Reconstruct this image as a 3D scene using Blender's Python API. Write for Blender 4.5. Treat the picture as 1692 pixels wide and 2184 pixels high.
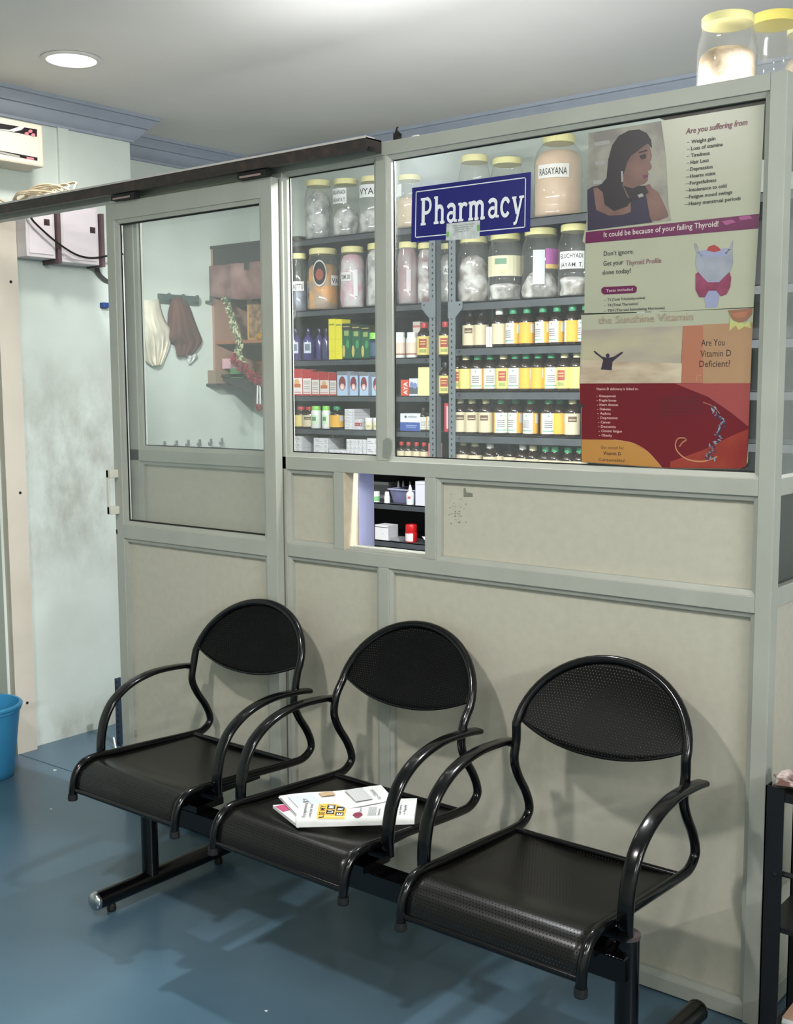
import bpy, bmesh, math, random
from mathutils import Vector, Matrix, noise
for _o in list(bpy.data.objects): bpy.data.objects.remove(_o)
COL = bpy.context.scene.collection
SC = bpy.context.scene
random.seed(7)
PI = math.pi

# ------------------------------------------------------------------ camera
FPX = 2423.59
CAM = Vector((0, -2.5, 1.5082))
YAW, PIT, ROL = math.radians(38.79313), math.radians(6.32942), math.radians(-0.30348)
_w = Vector((-math.sin(YAW)*math.cos(PIT), math.cos(YAW)*math.cos(PIT), -math.sin(PIT)))
_r0 = Vector((math.cos(YAW), math.sin(YAW), 0)); _u0 = _r0.cross(_w)
_r = _r0*math.cos(ROL)+_u0*math.sin(ROL); _u = -_r0*math.sin(ROL)+_u0*math.cos(ROL)
cd = bpy.data.cameras.new('camera'); cam = bpy.data.objects.new('camera', cd); COL.objects.link(cam)
cd.sensor_fit = 'VERTICAL'; cd.sensor_height = 36; cd.lens = FPX/2184*36; cd.clip_start = .05; cd.clip_end = 50
m = Matrix((( _r.x, _u.x, -_w.x), (_r.y, _u.y, -_w.y), (_r.z, _u.z, -_w.z))).to_4x4(); m.translation = CAM
cam.matrix_world = m
SC.camera = cam

# ------------------------------------------------------------------ view, world, lamps
SC.view_settings.view_transform = 'Standard'; SC.view_settings.look = 'None'
SC.view_settings.exposure = 0.0; SC.view_settings.gamma = 1; SC.view_settings.use_curve_mapping = False
try: SC.cycles.transparent_max_bounces = 24
except Exception: pass
wd = bpy.data.worlds.new('world'); SC.world = wd; wd.use_nodes = True
wd.node_tree.nodes['Background'].inputs[0].default_value = (.8, .85, 1, 1)
wd.node_tree.nodes['Background'].inputs[1].default_value = 0.05
CEIL = 2.68
def lamp(name, x, y, power, size=.17, col=(1, .97, .93)):
    l = bpy.data.lights.new(name, 'AREA'); l.shape = 'DISK'; l.size = size; l.energy = power; l.color = col
    o = bpy.data.objects.new(name, l); COL.objects.link(o); o.location = (x, y, CEIL-.014)
    return o
LAMPS = [(-3.55, .07, 7.5), (-1.98, -1.95, 42), (-.2, -1.9, 14), (1.2, -3.3, 26), (-.6, -3.6, 16)]  # first is visible, second read from the bench shadows, others added for room light
for i, (x, y, p) in enumerate(LAMPS): lamp('lamp_glow', x, y, p)
# lamp inside the pharmacy, hung just behind the top rail
BULB = (-1.97, .12, 2.19)
_l = bpy.data.lights.new('bulb_glow', 'AREA'); _l.shape = 'DISK'; _l.size = .07; _l.energy = 62; _l.color = (.95, .97, 1)
_o = bpy.data.objects.new('bulb_glow', _l); COL.objects.link(_o); _o.location = (BULB[0], BULB[1], BULB[2]-.012)
# tube lights behind the top rail, throwing their light over the racks and up to the ceiling
for x, ln, e, rx in ((-2.3, 1.9, 20, 48), (-1.75, 1.5, 8.5, 172)):
    _l = bpy.data.lights.new('unseen_tube_glow', 'AREA'); _l.shape = 'RECTANGLE'; _l.size = ln; _l.size_y = .02; _l.energy = e; _l.color = (.96, .98, 1)
    _o = bpy.data.objects.new('unseen_tube_glow', _l); COL.objects.link(_o); _o.location = (x, .084, 2.175 if rx < 90 else 2.182); _o.rotation_euler = (math.radians(rx), 0, 0)
# added fill lamp, unseen behind the header, brightening the recess at the left
_l = bpy.data.lights.new('recess_fill', 'AREA'); _l.shape = 'DISK'; _l.size = .06; _l.energy = 4.5; _l.spread = math.radians(52); _l.color = (.96, .98, 1)
_o = bpy.data.objects.new('recess_fill', _l); COL.objects.link(_o); _o.location = (-3.3, .12, 2.165)
_o.rotation_euler = (Vector((-4.42, 1.65, 1.8))-Vector((-3.3, .12, 2.165))).to_track_quat('-Z', 'Y').to_euler()
# added unseen tube light on the right wall, brightening the ceiling
_l = bpy.data.lights.new('unseen_tube_glow', 'AREA'); _l.shape = 'RECTANGLE'; _l.size = 1.2; _l.size_y = .04; _l.energy = 120; _l.color = (.97, .98, 1)
_o = bpy.data.objects.new('unseen_tube_glow', _l); COL.objects.link(_o); _o.location = (2.33, -1.6, 2.3); _o.rotation_euler = (math.radians(118), 0, math.radians(90))

# ------------------------------------------------------------------ helpers
def U(px, py, ax, v):
    """point of the picture (1692x2184 frame) on the world plane ax = v"""
    d = _w+_r*((px-846)/FPX)-_u*((py-1092)/FPX); i = 'xyz'.index(ax)
    return CAM+d*((v-CAM[i])/d[i])
def depth(p): return (Vector(p)-CAM).dot(_w)
def s2l(c):
    f = lambda v: (v/12.92 if v <= .04045 else ((v+.055)/1.055)**2.4)
    return tuple(f(x/255) for x in c[:3])+(1,)
MATS = {}
def mat(name, c, rough=.5, metal=0, spec=.5, c2=None, nscale=8, lo=.35, hi=.7, bump=0, bscale=200, coat=0, emit=None, detail=4, stretch=None):
    if name in MATS: return MATS[name]
    m = bpy.data.materials.new(name); m.use_nodes = True; nt = m.node_tree; N = nt.nodes; L = nt.links
    b = N['Principled BSDF']; b.inputs['Base Color'].default_value = s2l(c); b.inputs['Roughness'].default_value = rough
    b.inputs['Metallic'].default_value = metal; b.inputs['Specular IOR Level'].default_value = spec
    b.inputs['Coat Weight'].default_value = coat
    if c2 or bump:
        tc = N.new('ShaderNodeTexCoord'); src = tc.outputs['Object']
        if stretch:
            mp = N.new('ShaderNodeMapping'); mp.inputs['Scale'].default_value = stretch; L.new(src, mp.inputs[0]); src = mp.outputs[0]
    if c2:
        n = N.new('ShaderNodeTexNoise'); n.inputs['Scale'].default_value = nscale; n.inputs['Detail'].default_value = detail
        r = N.new('ShaderNodeMapRange'); r.inputs[1].default_value = lo; r.inputs[2].default_value = hi
        x = N.new('ShaderNodeMix'); x.data_type = 'RGBA'; x.inputs[6].default_value = s2l(c); x.inputs[7].default_value = s2l(c2)
        L.new(src, n.inputs['Vector']); L.new(n.outputs[0], r.inputs[0]); L.new(r.outputs[0], x.inputs[0]); L.new(x.outputs[2], b.inputs['Base Color'])
    if bump:
        n = N.new('ShaderNodeTexNoise'); n.inputs['Scale'].default_value = bscale
        bp = N.new('ShaderNodeBump'); bp.inputs['Strength'].default_value = bump; bp.inputs['Distance'].default_value = .002
        L.new(src, n.inputs['Vector']); L.new(n.outputs[0], bp.inputs['Height']); L.new(bp.outputs[0], b.inputs['Normal'])
    if emit:
        b.inputs['Emission Color'].default_value = s2l(emit[0]); b.inputs['Emission Strength'].default_value = emit[1]
    MATS[name] = m; return m
def clear(name, tint=(255, 255, 255), haze=.05, hazec=(225, 228, 228), rough=.03):
    if name in MATS: return MATS[name]
    m = bpy.data.materials.new(name); m.use_nodes = True; nt = m.node_tree; N = nt.nodes; L = nt.links; N.clear()
    out = N.new('ShaderNodeOutputMaterial'); t = N.new('ShaderNodeBsdfTransparent'); t.inputs[0].default_value = s2l(tint)
    g = N.new('ShaderNodeBsdfGlossy'); g.inputs['Roughness'].default_value = rough
    lw = N.new('ShaderNodeLayerWeight'); pw = N.new('ShaderNodeMath'); pw.operation = 'POWER'; pw.inputs[1].default_value = 4; L.new(lw.outputs['Facing'], pw.inputs[0])
    f = N.new('ShaderNodeMath'); f.operation = 'MULTIPLY_ADD'; f.inputs[1].default_value = .85; f.inputs[2].default_value = .05; L.new(pw.outputs[0], f.inputs[0])
    mx = N.new('ShaderNodeMixShader'); L.new(f.outputs[0], mx.inputs[0]); L.new(t.outputs[0], mx.inputs[1]); L.new(g.outputs[0], mx.inputs[2])
    d = N.new('ShaderNodeBsdfDiffuse'); d.inputs[0].default_value = s2l(hazec)
    m2 = N.new('ShaderNodeMixShader'); m2.inputs[0].default_value = haze; L.new(mx.outputs[0], m2.inputs[1]); L.new(d.outputs[0], m2.inputs[2])
    tc = N.new('ShaderNodeTexCoord'); n = N.new('ShaderNodeTexNoise'); n.inputs['Scale'].default_value = 6; n.inputs['Detail'].default_value = 5
    r = N.new('ShaderNodeMapRange'); r.inputs[1].default_value = .3; r.inputs[2].default_value = .8; r.inputs[3].default_value = haze*.6; r.inputs[4].default_value = haze*1.5
    L.new(tc.outputs['Object'], n.inputs['Vector']); L.new(n.outputs[0], r.inputs[0]); L.new(r.outputs[0], m2.inputs[0])
    L.new(m2.outputs[0], out.inputs[0]); MATS[name] = m; return m
def perforated(name, c, pitch=.0078, hole=.0017, rough=.32, spec=.3):
    """painted steel sheet with rows of punched holes, laid out in the sheet's own UV metres"""
    m = bpy.data.materials.new(name); m.use_nodes = True; nt = m.node_tree; N = nt.nodes; L = nt.links
    b = N['Principled BSDF']; b.inputs['Base Color'].default_value = s2l(c); b.inputs['Roughness'].default_value = rough; b.inputs['Specular IOR Level'].default_value = spec
    out = N['Material Output']; uv = N.new('ShaderNodeTexCoord')
    def lat(off):
        a = N.new('ShaderNodeVectorMath'); a.operation = 'ADD'; a.inputs[1].default_value = off; L.new(uv.outputs['UV'], a.inputs[0])
        w = N.new('ShaderNodeVectorMath'); w.operation = 'WRAP'
        w.inputs[1].default_value = (pitch/2, pitch*.866, 1); w.inputs[2].default_value = (-pitch/2, -pitch*.866, -1); L.new(a.outputs[0], w.inputs[0])
        l = N.new('ShaderNodeVectorMath'); l.operation = 'LENGTH'; L.new(w.outputs[0], l.inputs[0]); return l.outputs['Value']
    mn = N.new('ShaderNodeMath'); mn.operation = 'MINIMUM'; L.new(lat((0, 0, 0)), mn.inputs[0]); L.new(lat((pitch/2, pitch*.866, 0)), mn.inputs[1])
    lt = N.new('ShaderNodeMath'); lt.operation = 'LESS_THAN'; lt.inputs[1].default_value = hole; L.new(mn.outputs[0], lt.inputs[0])
    tr = N.new('ShaderNodeBsdfTransparent'); mx = N.new('ShaderNodeMixShader')
    L.new(lt.outputs[0], mx.inputs[0]); L.new(b.outputs[0], mx.inputs[1]); L.new(tr.outputs[0], mx.inputs[2]); L.new(mx.outputs[0], out.inputs[0])
    return m

class B:
    def __init__(s): s.v = []; s.f = []; s.m = []; s.uv = {}
    def add(s, vs, fs, mi=0):
        o = len(s.v); s.v += [Vector(v) for v in vs]
        for f in fs: s.f.append([o+i for i in f]); s.m.append(mi)
        return o
    def box(s, a, b, mi=0):
        x0, y0, z0 = a; x1, y1, z1 = b
        s.add([(x0, y0, z0), (x1, y0, z0), (x1, y1, z0), (x0, y1, z0), (x0, y0, z1), (x1, y0, z1), (x1, y1, z1), (x0, y1, z1)],
              [(3, 2, 1, 0), (4, 5, 6, 7), (0, 1, 5, 4), (1, 2, 6, 5), (2, 3, 7, 6), (3, 0, 4, 7)], mi); return s
    def obox(s, c, sx, sy, sz, rz=0, mi=0, rx=0, ry=0):
        M = Matrix.Rotation(rz, 3, 'Z') @ Matrix.Rotation(ry, 3, 'Y') @ Matrix.Rotation(rx, 3, 'X'); c = Vector(c); k = len(s.v)
        s.box((-sx/2, -sy/2, -sz/2), (sx/2, sy/2, sz/2), mi)
        for i in range(k, len(s.v)): s.v[i] = M @ s.v[i]+c
        return s
    def lathe(s, prof, n=24, c=(0, 0, 0), mi=0, ridge=None, ang0=0, ang1=2*PI, caps=True, wob=None):
        c = Vector(c); full = abs(ang1-ang0-2*PI) < 1e-6; cols = n if full else n+1; vs = []
        for j, (r, z) in enumerate(prof):
            for i in range(cols):
                a = ang0+(ang1-ang0)*i/n; rr = r
                if ridge and j in ridge and i % 2: rr = r*.965
                if wob: rr *= wob(a, z, j)
                vs.append(c+Vector((rr*math.cos(a), rr*math.sin(a), z)))
        fs = []
        for j in range(len(prof)-1):
            for i in range(n):
                i2 = (i+1) % cols
                fs.append((j*cols+i, j*cols+i2, (j+1)*cols+i2, (j+1)*cols+i))
        if caps and full:
            if prof[0][0] > 1e-5: fs.append(tuple(reversed(range(cols))))
            if prof[-1][0] > 1e-5: fs.append(tuple((len(prof)-1)*cols+i for i in range(cols)))
        s.add(vs, fs, mi); return s
    def sweep(s, path, prof, closed=False, mi=0, cap=True, up0=None):
        """profile [(a,b)] swept along path; a along side vector, b along normal"""
        P = [Vector(p) for p in path]; n = len(P); T = []
        for i in range(n):
            a = P[(i-1) % n] if (i > 0 or closed) else P[i]; b = P[(i+1) % n] if (i < n-1 or closed) else P[i]
            T.append((b-a).normalized())
        up = Vector(up0) if up0 else Vector((0, 0, 1))
        if abs(T[0].dot(up)) > .98: up = Vector((1, 0, 0))
        nrm = (up-T[0]*up.dot(T[0])).normalized(); vs = []; k = len(prof)
        for i in range(n):
            nrm = (nrm-T[i]*nrm.dot(T[i])).normalized(); sd = T[i].cross(nrm)
            for a, b in prof: vs.append(P[i]+sd*a+nrm*b)
        fs = []
        for i in range(n if closed else n-1):
            for j in range(k):
                a = i*k+j; b2 = i*k+(j+1) % k; c2 = ((i+1) % n)*k+(j+1) % k; d2 = ((i+1) % n)*k+j
                fs.append((a, b2, c2, d2))
        if cap and not closed: fs.append(tuple(reversed(range(k)))); fs.append(tuple((n-1)*k+j for j in range(k)))
        s.add(vs, fs, mi); return s
    def tube(s, path, r, n=10, closed=False, mi=0, up0=None):
        return s.sweep(path, [(r*math.cos(2*PI*i/n), r*math.sin(2*PI*i/n)) for i in range(n)], closed, mi, up0=up0)
    def cyl(s, a, b, r, n=20, mi=0): return s.tube([a, b], r, n, mi=mi)
    def quad(s, pts, mi=0): s.add(pts, [tuple(range(len(pts)))], mi); return s
    def pxpoly(s, pts, y, mi=0, ax='y'): return s.quad([U(a, b, ax, y) for a, b in pts], mi)
    def ring(s, x0, x1, z0, z1, w, yf, yb, mi=0):
        """mitred glazing bead around an opening, sloping back to the pane"""
        o = [(x0, z0), (x1, z0), (x1, z1), (x0, z1)]; i_ = [(x0+w, z0+w), (x1-w, z0+w), (x1-w, z1-w), (x0+w, z1-w)]
        vs = [(x, yf, z) for x, z in o]+[(x, yf+(yb-yf)*.25, z) for x, z in i_]+[(x, yb, z) for x, z in i_]
        fs = []
        for k in range(4):
            q = (k+1) % 4; fs += [(k, q, 4+q, 4+k), (4+k, 4+q, 8+q, 8+k)]
        s.add(vs, fs, mi); return s
    def build(s, name, mats, parent=None, smooth=False, bevel=0, label=None, solid=0):
        me = bpy.data.meshes.new(name); off = parent_loc(parent)
        me.from_pydata([v-off for v in s.v], [], s.f); me.update()
        for mm in (mats if isinstance(mats, (list, tuple)) else [mats]): me.materials.append(mm)
        for p, i in zip(me.polygons, s.m): p.material_index = i
        bm = bmesh.new(); bm.from_mesh(me); bmesh.ops.recalc_face_normals(bm, faces=bm.faces)
        bm.to_mesh(me); bm.free()
        if smooth:
            me.shade_smooth()
            try: me.set_sharp_from_angle(angle=math.radians(smooth if smooth is not True else 40))
            except Exception: pass
        o = bpy.data.objects.new(name, me); COL.objects.link(o)
        if parent: o.parent = parent
        if bevel:
            md = o.modifiers.new('bevel', 'BEVEL'); md.width = bevel; md.segments = 2; md.limit_method = 'ANGLE'
        if solid:
            md = o.modifiers.new('solid', 'SOLIDIFY'); md.thickness = solid
        if label: o['label'] = label
        return o
def parent_loc(p):
    v = Vector((0, 0, 0))
    while p is not None: v += p.location; p = p.parent
    return v
def thing(name, label, cat, loc, group=None, rz=0):
    o = bpy.data.objects.new(name, None); COL.objects.link(o); o.location = loc; o.rotation_euler.z = rz; o.empty_display_size = .05
    o['label'] = label; o['category'] = cat
    if group: o['group'] = group
    return o
def tag(o, label, cat, group=None):
    o['label'] = label; o['category'] = cat
    if group: o['group'] = group
    return o
def struct(o): o['kind'] = 'structure'; return o
def crom(P, n=6):
    P = [Vector(p) for p in P]; out = []
    for i in range(len(P)-1):
        p0 = P[max(i-1, 0)]; p1 = P[i]; p2 = P[i+1]; p3 = P[min(i+2, len(P)-1)]
        for k in range(n):
            t = k/n; out.append(.5*((2*p1)+(p2-p0)*t+(2*p0-5*p1+4*p2-p3)*t*t+(3*p1-p0-3*p2+p3)*t**3))
    out.append(P[-1]); return out
_TC = {}
def glyphs(body, bold=0, shear=0):
    k = (body, bold, shear)
    if k in _TC: return _TC[k]
    c = bpy.data.curves.new('tmp', 'FONT'); c.body = body; c.size = 1; c.offset = bold; c.shear = shear; c.resolution_u = 2; c.fill_mode = 'FRONT'
    o = bpy.data.objects.new('tmp', c); COL.objects.link(o); bpy.context.view_layer.update()
    me = bpy.data.meshes.new_from_object(o.evaluated_get(bpy.context.evaluated_depsgraph_get()))
    vs = [v.co.to_2d() for v in me.vertices]; fs = [tuple(p.vertices) for p in me.polygons]
    bpy.data.objects.remove(o); bpy.data.curves.remove(c); bpy.data.meshes.remove(me)
    xs = [v.x for v in vs] or [0]; x0 = min(xs); w = (max(xs)-x0) or 1
    _TC[k] = ([((v.x-x0)/w, v.y) for v in vs], fs, w); return _TC[k]
def text(b, body, fn, W, H, mi=0, bold=0, shear=0):
    """fn(a, c) -> 3D with a in 0..W (metres along) and c the height; cap height H"""
    vs, fs, w = glyphs(body, bold, shear); k = H/.70
    b.add([fn(v[0]*W, v[1]*k) for v in vs], fs, mi)
def wtext(b, body, pl, pxr, y, H, mi=0, bold=0, shear=0):
    """text on a plane facing the viewer (y = const), from the picture point pl (left end of base line) to column pxr"""
    a = U(pl[0], pl[1], 'y', y); c = U(pxr, pl[1], 'y', y)
    text(b, body, lambda s, t: (a.x+s, y, a.z+t), c.x-a.x, H, mi, bold, shear)

# ------------------------------------------------------------------ materials
M_ceil = mat('ceiling_paint', (226, 223, 218), .9, c2=(219, 216, 211), nscale=1.5)
M_frame = mat('aluminium_frame', (166, 168, 158), .42, spec=.5, c2=(158, 160, 150), nscale=5)
M_panel = mat('beige_laminate', (186, 182, 166), .5, c2=(180, 176, 161), nscale=40, detail=6)
M_black = mat('black_rubber', (12, 12, 12), .6)
M_track = mat('dark_track', (44, 38, 35), .55, c2=(70, 52, 44), nscale=30, lo=.5, hi=.7)
M_glass = clear('window_glass', (252, 253, 252), .035, (225, 230, 232))
M_jarc = clear('jar_plastic', (250, 250, 248), .075, (225, 225, 220), .06)
M_lid = mat('cream_lid', (232, 224, 158), .45)
M_bench = mat('black_enamel', (5, 5, 7), .17, spec=.42)
M_seat = perforated('perforated_steel', (15, 14, 13), pitch=.0082, hole=.0012, rough=.28, spec=.4)
M_back = perforated('perforated_back_steel', (5, 5, 6), pitch=.0085, hole=.0010, rough=.42, spec=.12)
M_chrome = mat('chrome', (190, 192, 195), .2, metal=1)
M_rack = mat('grey_steel', (72, 76, 80), .5, c2=(60, 64, 68), nscale=20)
M_rackd = mat('dark_steel_sheet', (34, 36, 38), .6)
M_post = mat('galvanised_angle', (118, 126, 130), .45, metal=.3)
M_hole = mat('hole_dark', (10, 10, 11), .9)
M_wht = mat('white_card', (226, 226, 224), .6)
M_paper = mat('paper', (214, 214, 212), .8, c2=(204, 204, 202), nscale=30)
M_blk = mat('ink_black', (28, 26, 26), .7)
M_gry = mat('ink_grey', (110, 112, 114), .7)
M_cornice = mat('cornice_blue', (152, 160, 172), .7, c2=(146, 154, 167), nscale=12)

def wallmat():
    m = mat('mint_wall', (201, 210, 202), .85, c2=(190, 199, 190), nscale=2.5, lo=.4, hi=.65)
    nt = m.node_tree; N = nt.nodes; L = nt.links; b = N['Principled BSDF']; src = b.inputs['Base Color'].links[0].from_socket
    tc = N.new('ShaderNodeTexCoord'); n = N.new('ShaderNodeTexNoise'); n.inputs['Scale'].default_value = 4; n.inputs['Detail'].default_value = 9; n.inputs['Roughness'].default_value = .68
    mp = N.new('ShaderNodeMapping'); mp.inputs['Scale'].default_value = (1, 1.3, .8); L.new(tc.outputs['Object'], mp.inputs[0]); L.new(mp.outputs[0], n.inputs[0])
    r = N.new('ShaderNodeMapRange'); r.inputs[1].default_value = .38; r.inputs[2].default_value = .8; r.inputs[4].default_value = .95
    L.new(n.outputs[0], r.inputs[0])
    # grime concentrated in a hand-height patch and along the foot of the wall
    g = N.new('ShaderNodeSeparateXYZ'); L.new(tc.outputs['Object'], g.inputs[0])
    def bell(inp, c, w):
        a = N.new('ShaderNodeMath'); a.operation = 'SUBTRACT'; a.inputs[1].default_value = c; L.new(inp, a.inputs[0])
        d = N.new('ShaderNodeMath'); d.operation = 'DIVIDE'; d.inputs[1].default_value = w; L.new(a.outputs[0], d.inputs[0])
        p = N.new('ShaderNodeMath'); p.operation = 'POWER'; p.inputs[1].default_value = 2; ab = N.new('ShaderNodeMath'); ab.operation = 'ABSOLUTE'; L.new(d.outputs[0], ab.inputs[0]); L.new(ab.outputs[0], p.inputs[0])
        e = N.new('ShaderNodeMath'); e.operation = 'SUBTRACT'; e.inputs[0].default_value = 1; e.use_clamp = True; L.new(p.outputs[0], e.inputs[1]); return e.outputs[0]
    zz = bell(g.outputs[2], 1.15, .55); yy = bell(g.outputs[1], .38, .6)
    mu = N.new('ShaderNodeMath'); mu.operation = 'MULTIPLY'; L.new(zz, mu.inputs[0]); L.new(yy, mu.inputs[1])
    foot = bell(g.outputs[2], 0, .16); mx = N.new('ShaderNodeMath'); mx.operation = 'MAXIMUM'; L.new(mu.outputs[0], mx.inputs[0]); L.new(foot, mx.inputs[1])
    m2 = N.new('ShaderNodeMath'); m2.operation = 'MULTIPLY'; L.new(mx.outputs[0], m2.inputs[0]); L.new(r.outputs[0], m2.inputs[1])
    x = N.new('ShaderNodeMix'); x.data_type = 'RGBA'; x.inputs[7].default_value = s2l((128, 122, 108)); L.new(src, x.inputs[6]); L.new(m2.outputs[0], x.inputs[0])
    L.new(x.outputs[2], b.inputs['Base Color']); return m
M_wall = wallmat()
def floormat():
    m = mat('blue_vinyl', (74, 99, 115), .28, spec=.5, c2=(66, 91, 107), nscale=3)
    return m
M_floor = floormat()

# ------------------------------------------------------------------ the room
b = B(); b.box((-4.6, -4.6, -.06), (2.6, 1.95, 0)); struct(b.build('floor', M_floor))
for i, (a, c) in enumerate([(U(47, 1611, 'z', 0), U(157, 1647, 'z', 0))]):
    d = (c-a).normalized(); a2 = a-d*.02; c2 = a+d*1.6
    b = B(); b.obox(((a2+c2)/2)+Vector((0, 0, .0004)), (c2-a2).length, .004, .0008, math.atan2(d.y, d.x)); struct(b.build('trim_1', mat('seam_dark', (34, 62, 82), .5)))
b = B(); b.box((-4.6, -4.6, CEIL), (2.6, 1.95, CEIL+.08)); struct(b.build('ceiling', M_ceil))
b = B(); b.box((-4.6, -4.6, 0), (-4.12, .771, CEIL)); b.box((-4.6, .771, 0), (-4.42, 1.95, CEIL)); struct(b.build('wall_left', M_wall))
b = B(); b.box((-4.42, 1.78, 0), (2.6, 1.95, CEIL)); struct(b.build('wall_back', M_wall))
b = B(); b.box((2.4, -4.6, 0), (2.6, 1.78, CEIL)); struct(b.build('wall_right', M_wall))
b = B(); b.box((-4.12, -4.6, 0), (2.4, -4.4, CEIL)); struct(b.build('wall_front', M_wall))
# cornice: profile (out from wall, below ceiling)
CP = [(0, -.105), (.012, -.105), (.014, -.095), (.03, -.085), (.045, -.066), (.05, -.05), (.062, -.048), (.066, -.04), (.082, -.026), (.088, -.016), (.098, -.014), (.1, 0), (0, 0)]
def cornice(n, pts):
    b = B(); k = len(CP); vs = []
    for (p, o) in pts:
        for a, z in CP: vs.append((p[0]+o[0]*a, p[1]+o[1]*a, CEIL+z))
    fs = []
    for i in range(len(pts)-1):
        for j in range(k): fs.append((i*k+j, i*k+(j+1) % k, (i+1)*k+(j+1) % k, (i+1)*k+j))
    fs += [tuple(range(k)), tuple((len(pts)-1)*k+j for j in range(k))]
    b.add(vs, fs); struct(b.build('trim_%d' % n, M_cornice, smooth=25))
cornice(2, [((-4.12, -4.4), (1, 1)), ((-4.12, .771), (1, 1)), ((-4.42, .771), (1, 1)), ((-4.42, 1.78), (1, -1)), ((2.4, 1.78), (-1, -1))])
# casing strip standing against the left wall
b = B(); z = 2.15
b.box((-4.12, .072, 0), (-4.085, .165, 2.17)); o = struct(b.build('trim_3', mat('cream_casing', (198, 190, 176), .5, c2=(188, 180, 164), nscale=4)))
b = B()
for py, pxx in ((601, 23), (1051, 43), (1499, 58)):
    p = U(pxx, py, 'x', -4.085); b.lathe([(.006, 0), (.006, .002)], 10, (0, 0, 0)); 
    for i in range(len(b.v)-20, len(b.v)): q = b.v[i]; b.v[i] = Vector((-4.0855+q.z, p.y+q.x, p.z+q.y))
b.build('screw_hole', M_hole, o)
b = B(); b.box((-4.12, .396, 2.15), (-4.108, .447, 2.575)); struct(b.build('trim_4', M_wall))
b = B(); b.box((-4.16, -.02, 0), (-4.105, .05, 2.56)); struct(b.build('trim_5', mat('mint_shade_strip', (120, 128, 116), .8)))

# ------------------------------------------------------------------ pharmacy partition
XL, XD, XW = -3.2, -2.443, -.963
part = thing('office_partition', 'pale grey-green aluminium and glass partition enclosing the pharmacy, behind the black seats', 'partition', (-2.1, 0, 0))
part.rotation_euler.z = 0
def prail(name, x0, x1, z0, z1, y0=0, y1=.042, par=None, m_=None, lab=None):
    b = B(); b.box((x0, y0, z0), (x1, y1, z1)); return b.build(name, m_ or M_frame, par or part, bevel=.0015, label=lab)
prail('corner_post', -.963, -.925, 0, 2.179)
prail('top_rail', -4.105, -.963, 2.142, 2.179)
prail('sill_rail', XL, XW, 1.256, 1.296); prail('middle_rail', XD, XW, .9875, 1.027); prail('middle_rail', XL+.05, XD-.042, .9875, 1.027)
prail('bottom_rail', XL, XW, .004, .041)
prail('stile', XL, XL+.05, .041, 2.142); prail('stile', XD-.042, XD, .041, 2.142)
prail('mullion', -2.079, -2.041, 1.296, 2.142); prail('mullion', -2.079, -2.041, .041, .9875)
prail('hatch_stile', -2.2477, -2.2092, 1.027, 1.256); prail('hatch_stile', -1.9089, -1.871, 1.027, 1.256)
def opening(x0, x1, z0, z1, kind, w=.012):
    b = B(); b.ring(x0, x1, z0, z1, w, .005, .022); b.build('bead', M_frame, part)
    b = B(); b.box((x0+.002, .022, z0+.002), (x1-.002, .028, z1-.002))
    if kind == 'g':
        wp_ = b.build('window_pane', M_glass, part)
        g = B(); g.ring(x0+w, x1-w, z0+w, z1-w, .0035, .0195, .0215); g.build('gasket', M_black, wp_)
    else: return b.build('panel', M_panel, part)
opening(XD, -2.079, 1.296, 2.142, 'g'); opening(-2.041, XW, 1.296, 2.142, 'g'); opening(XL+.05, XD-.042, 1.296, 2.142, 'g')
opening(XD, -2.2477, 1.027, 1.256, 'p'); pn = opening(-1.871, XW, 1.027, 1.256, 'p'); opening(XL+.05, XD-.042, 1.027, 1.256, 'p')
opening(XD, -2.079, .041, .9875, 'p'); opening(-2.041, XW, .041, .9875, 'p'); opening(XL+.05, XD-.042, .041, .9875, 'p')
# peeled marks on the wide panel
b = B(); y = .0216
b.pxpoly([(989, 1042), (993, 1040), (995, 1050), (1008, 1052), (1009, 1060), (989, 1060)], y)
for k in range(46):
    px = random.gauss(975, 14); py = random.gauss(1092, 16)
    if px < 955: continue
    p = U(px, py, 'y', y); r_ = random.uniform(.0007, .0022); b.quad([(p.x-r_*random.uniform(.6, 2), y, p.z-r_*.6), (p.x+r_, y, p.z-r_*.4), (p.x+r_*random.uniform(.6, 2), y, p.z+r_*.6), (p.x-r_*.5, y, p.z+r_)])
b.build('stain_marks', mat('stain', (120, 122, 108), .8), part)
# hatch lining, sill channels and the board behind it, lavender light put into its colour
b = B(); b.box((-2.2095, .0, 1.027), (-2.2055, .062, 1.256)); b.build('hatch_lining', mat('cream_ply', (206, 192, 168), .5, c2=(196, 180, 156), nscale=40), part)
b = B(); b.box((-2.2092, .004, 1.025), (-1.9089, .062, 1.030)); b.box((-2.2092, .02, 1.03), (-1.9089, .024, 1.036)); b.box((-2.2092, .038, 1.03), (-1.9089, .042, 1.036)); b.box((-2.2092, .056, 1.03), (-1.9089, .06, 1.036))
b.build('hatch_sill_track', M_frame, part)
b = B(); b.box((-2.212, .064, 1.0), (-2.203, .132, 1.262)); b.box((-2.212, .064, 1.25), (-2.09, .2, 1.256))
b.build('hatch_side_board', mat('lavender_lit_board', (196, 198, 240), .6, c2=(186, 188, 232), nscale=10, stretch=(1, 8, .5)), part)
# grey sealant patch on the mullion foot
b = B(); b.pxpoly([(816, 975), (817, 940), (824, 934), (832, 935), (833, 955), (828, 980)], -.0008); b.build('sealant_patch', mat('sealant', (132, 138, 130), .7), part)

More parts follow.
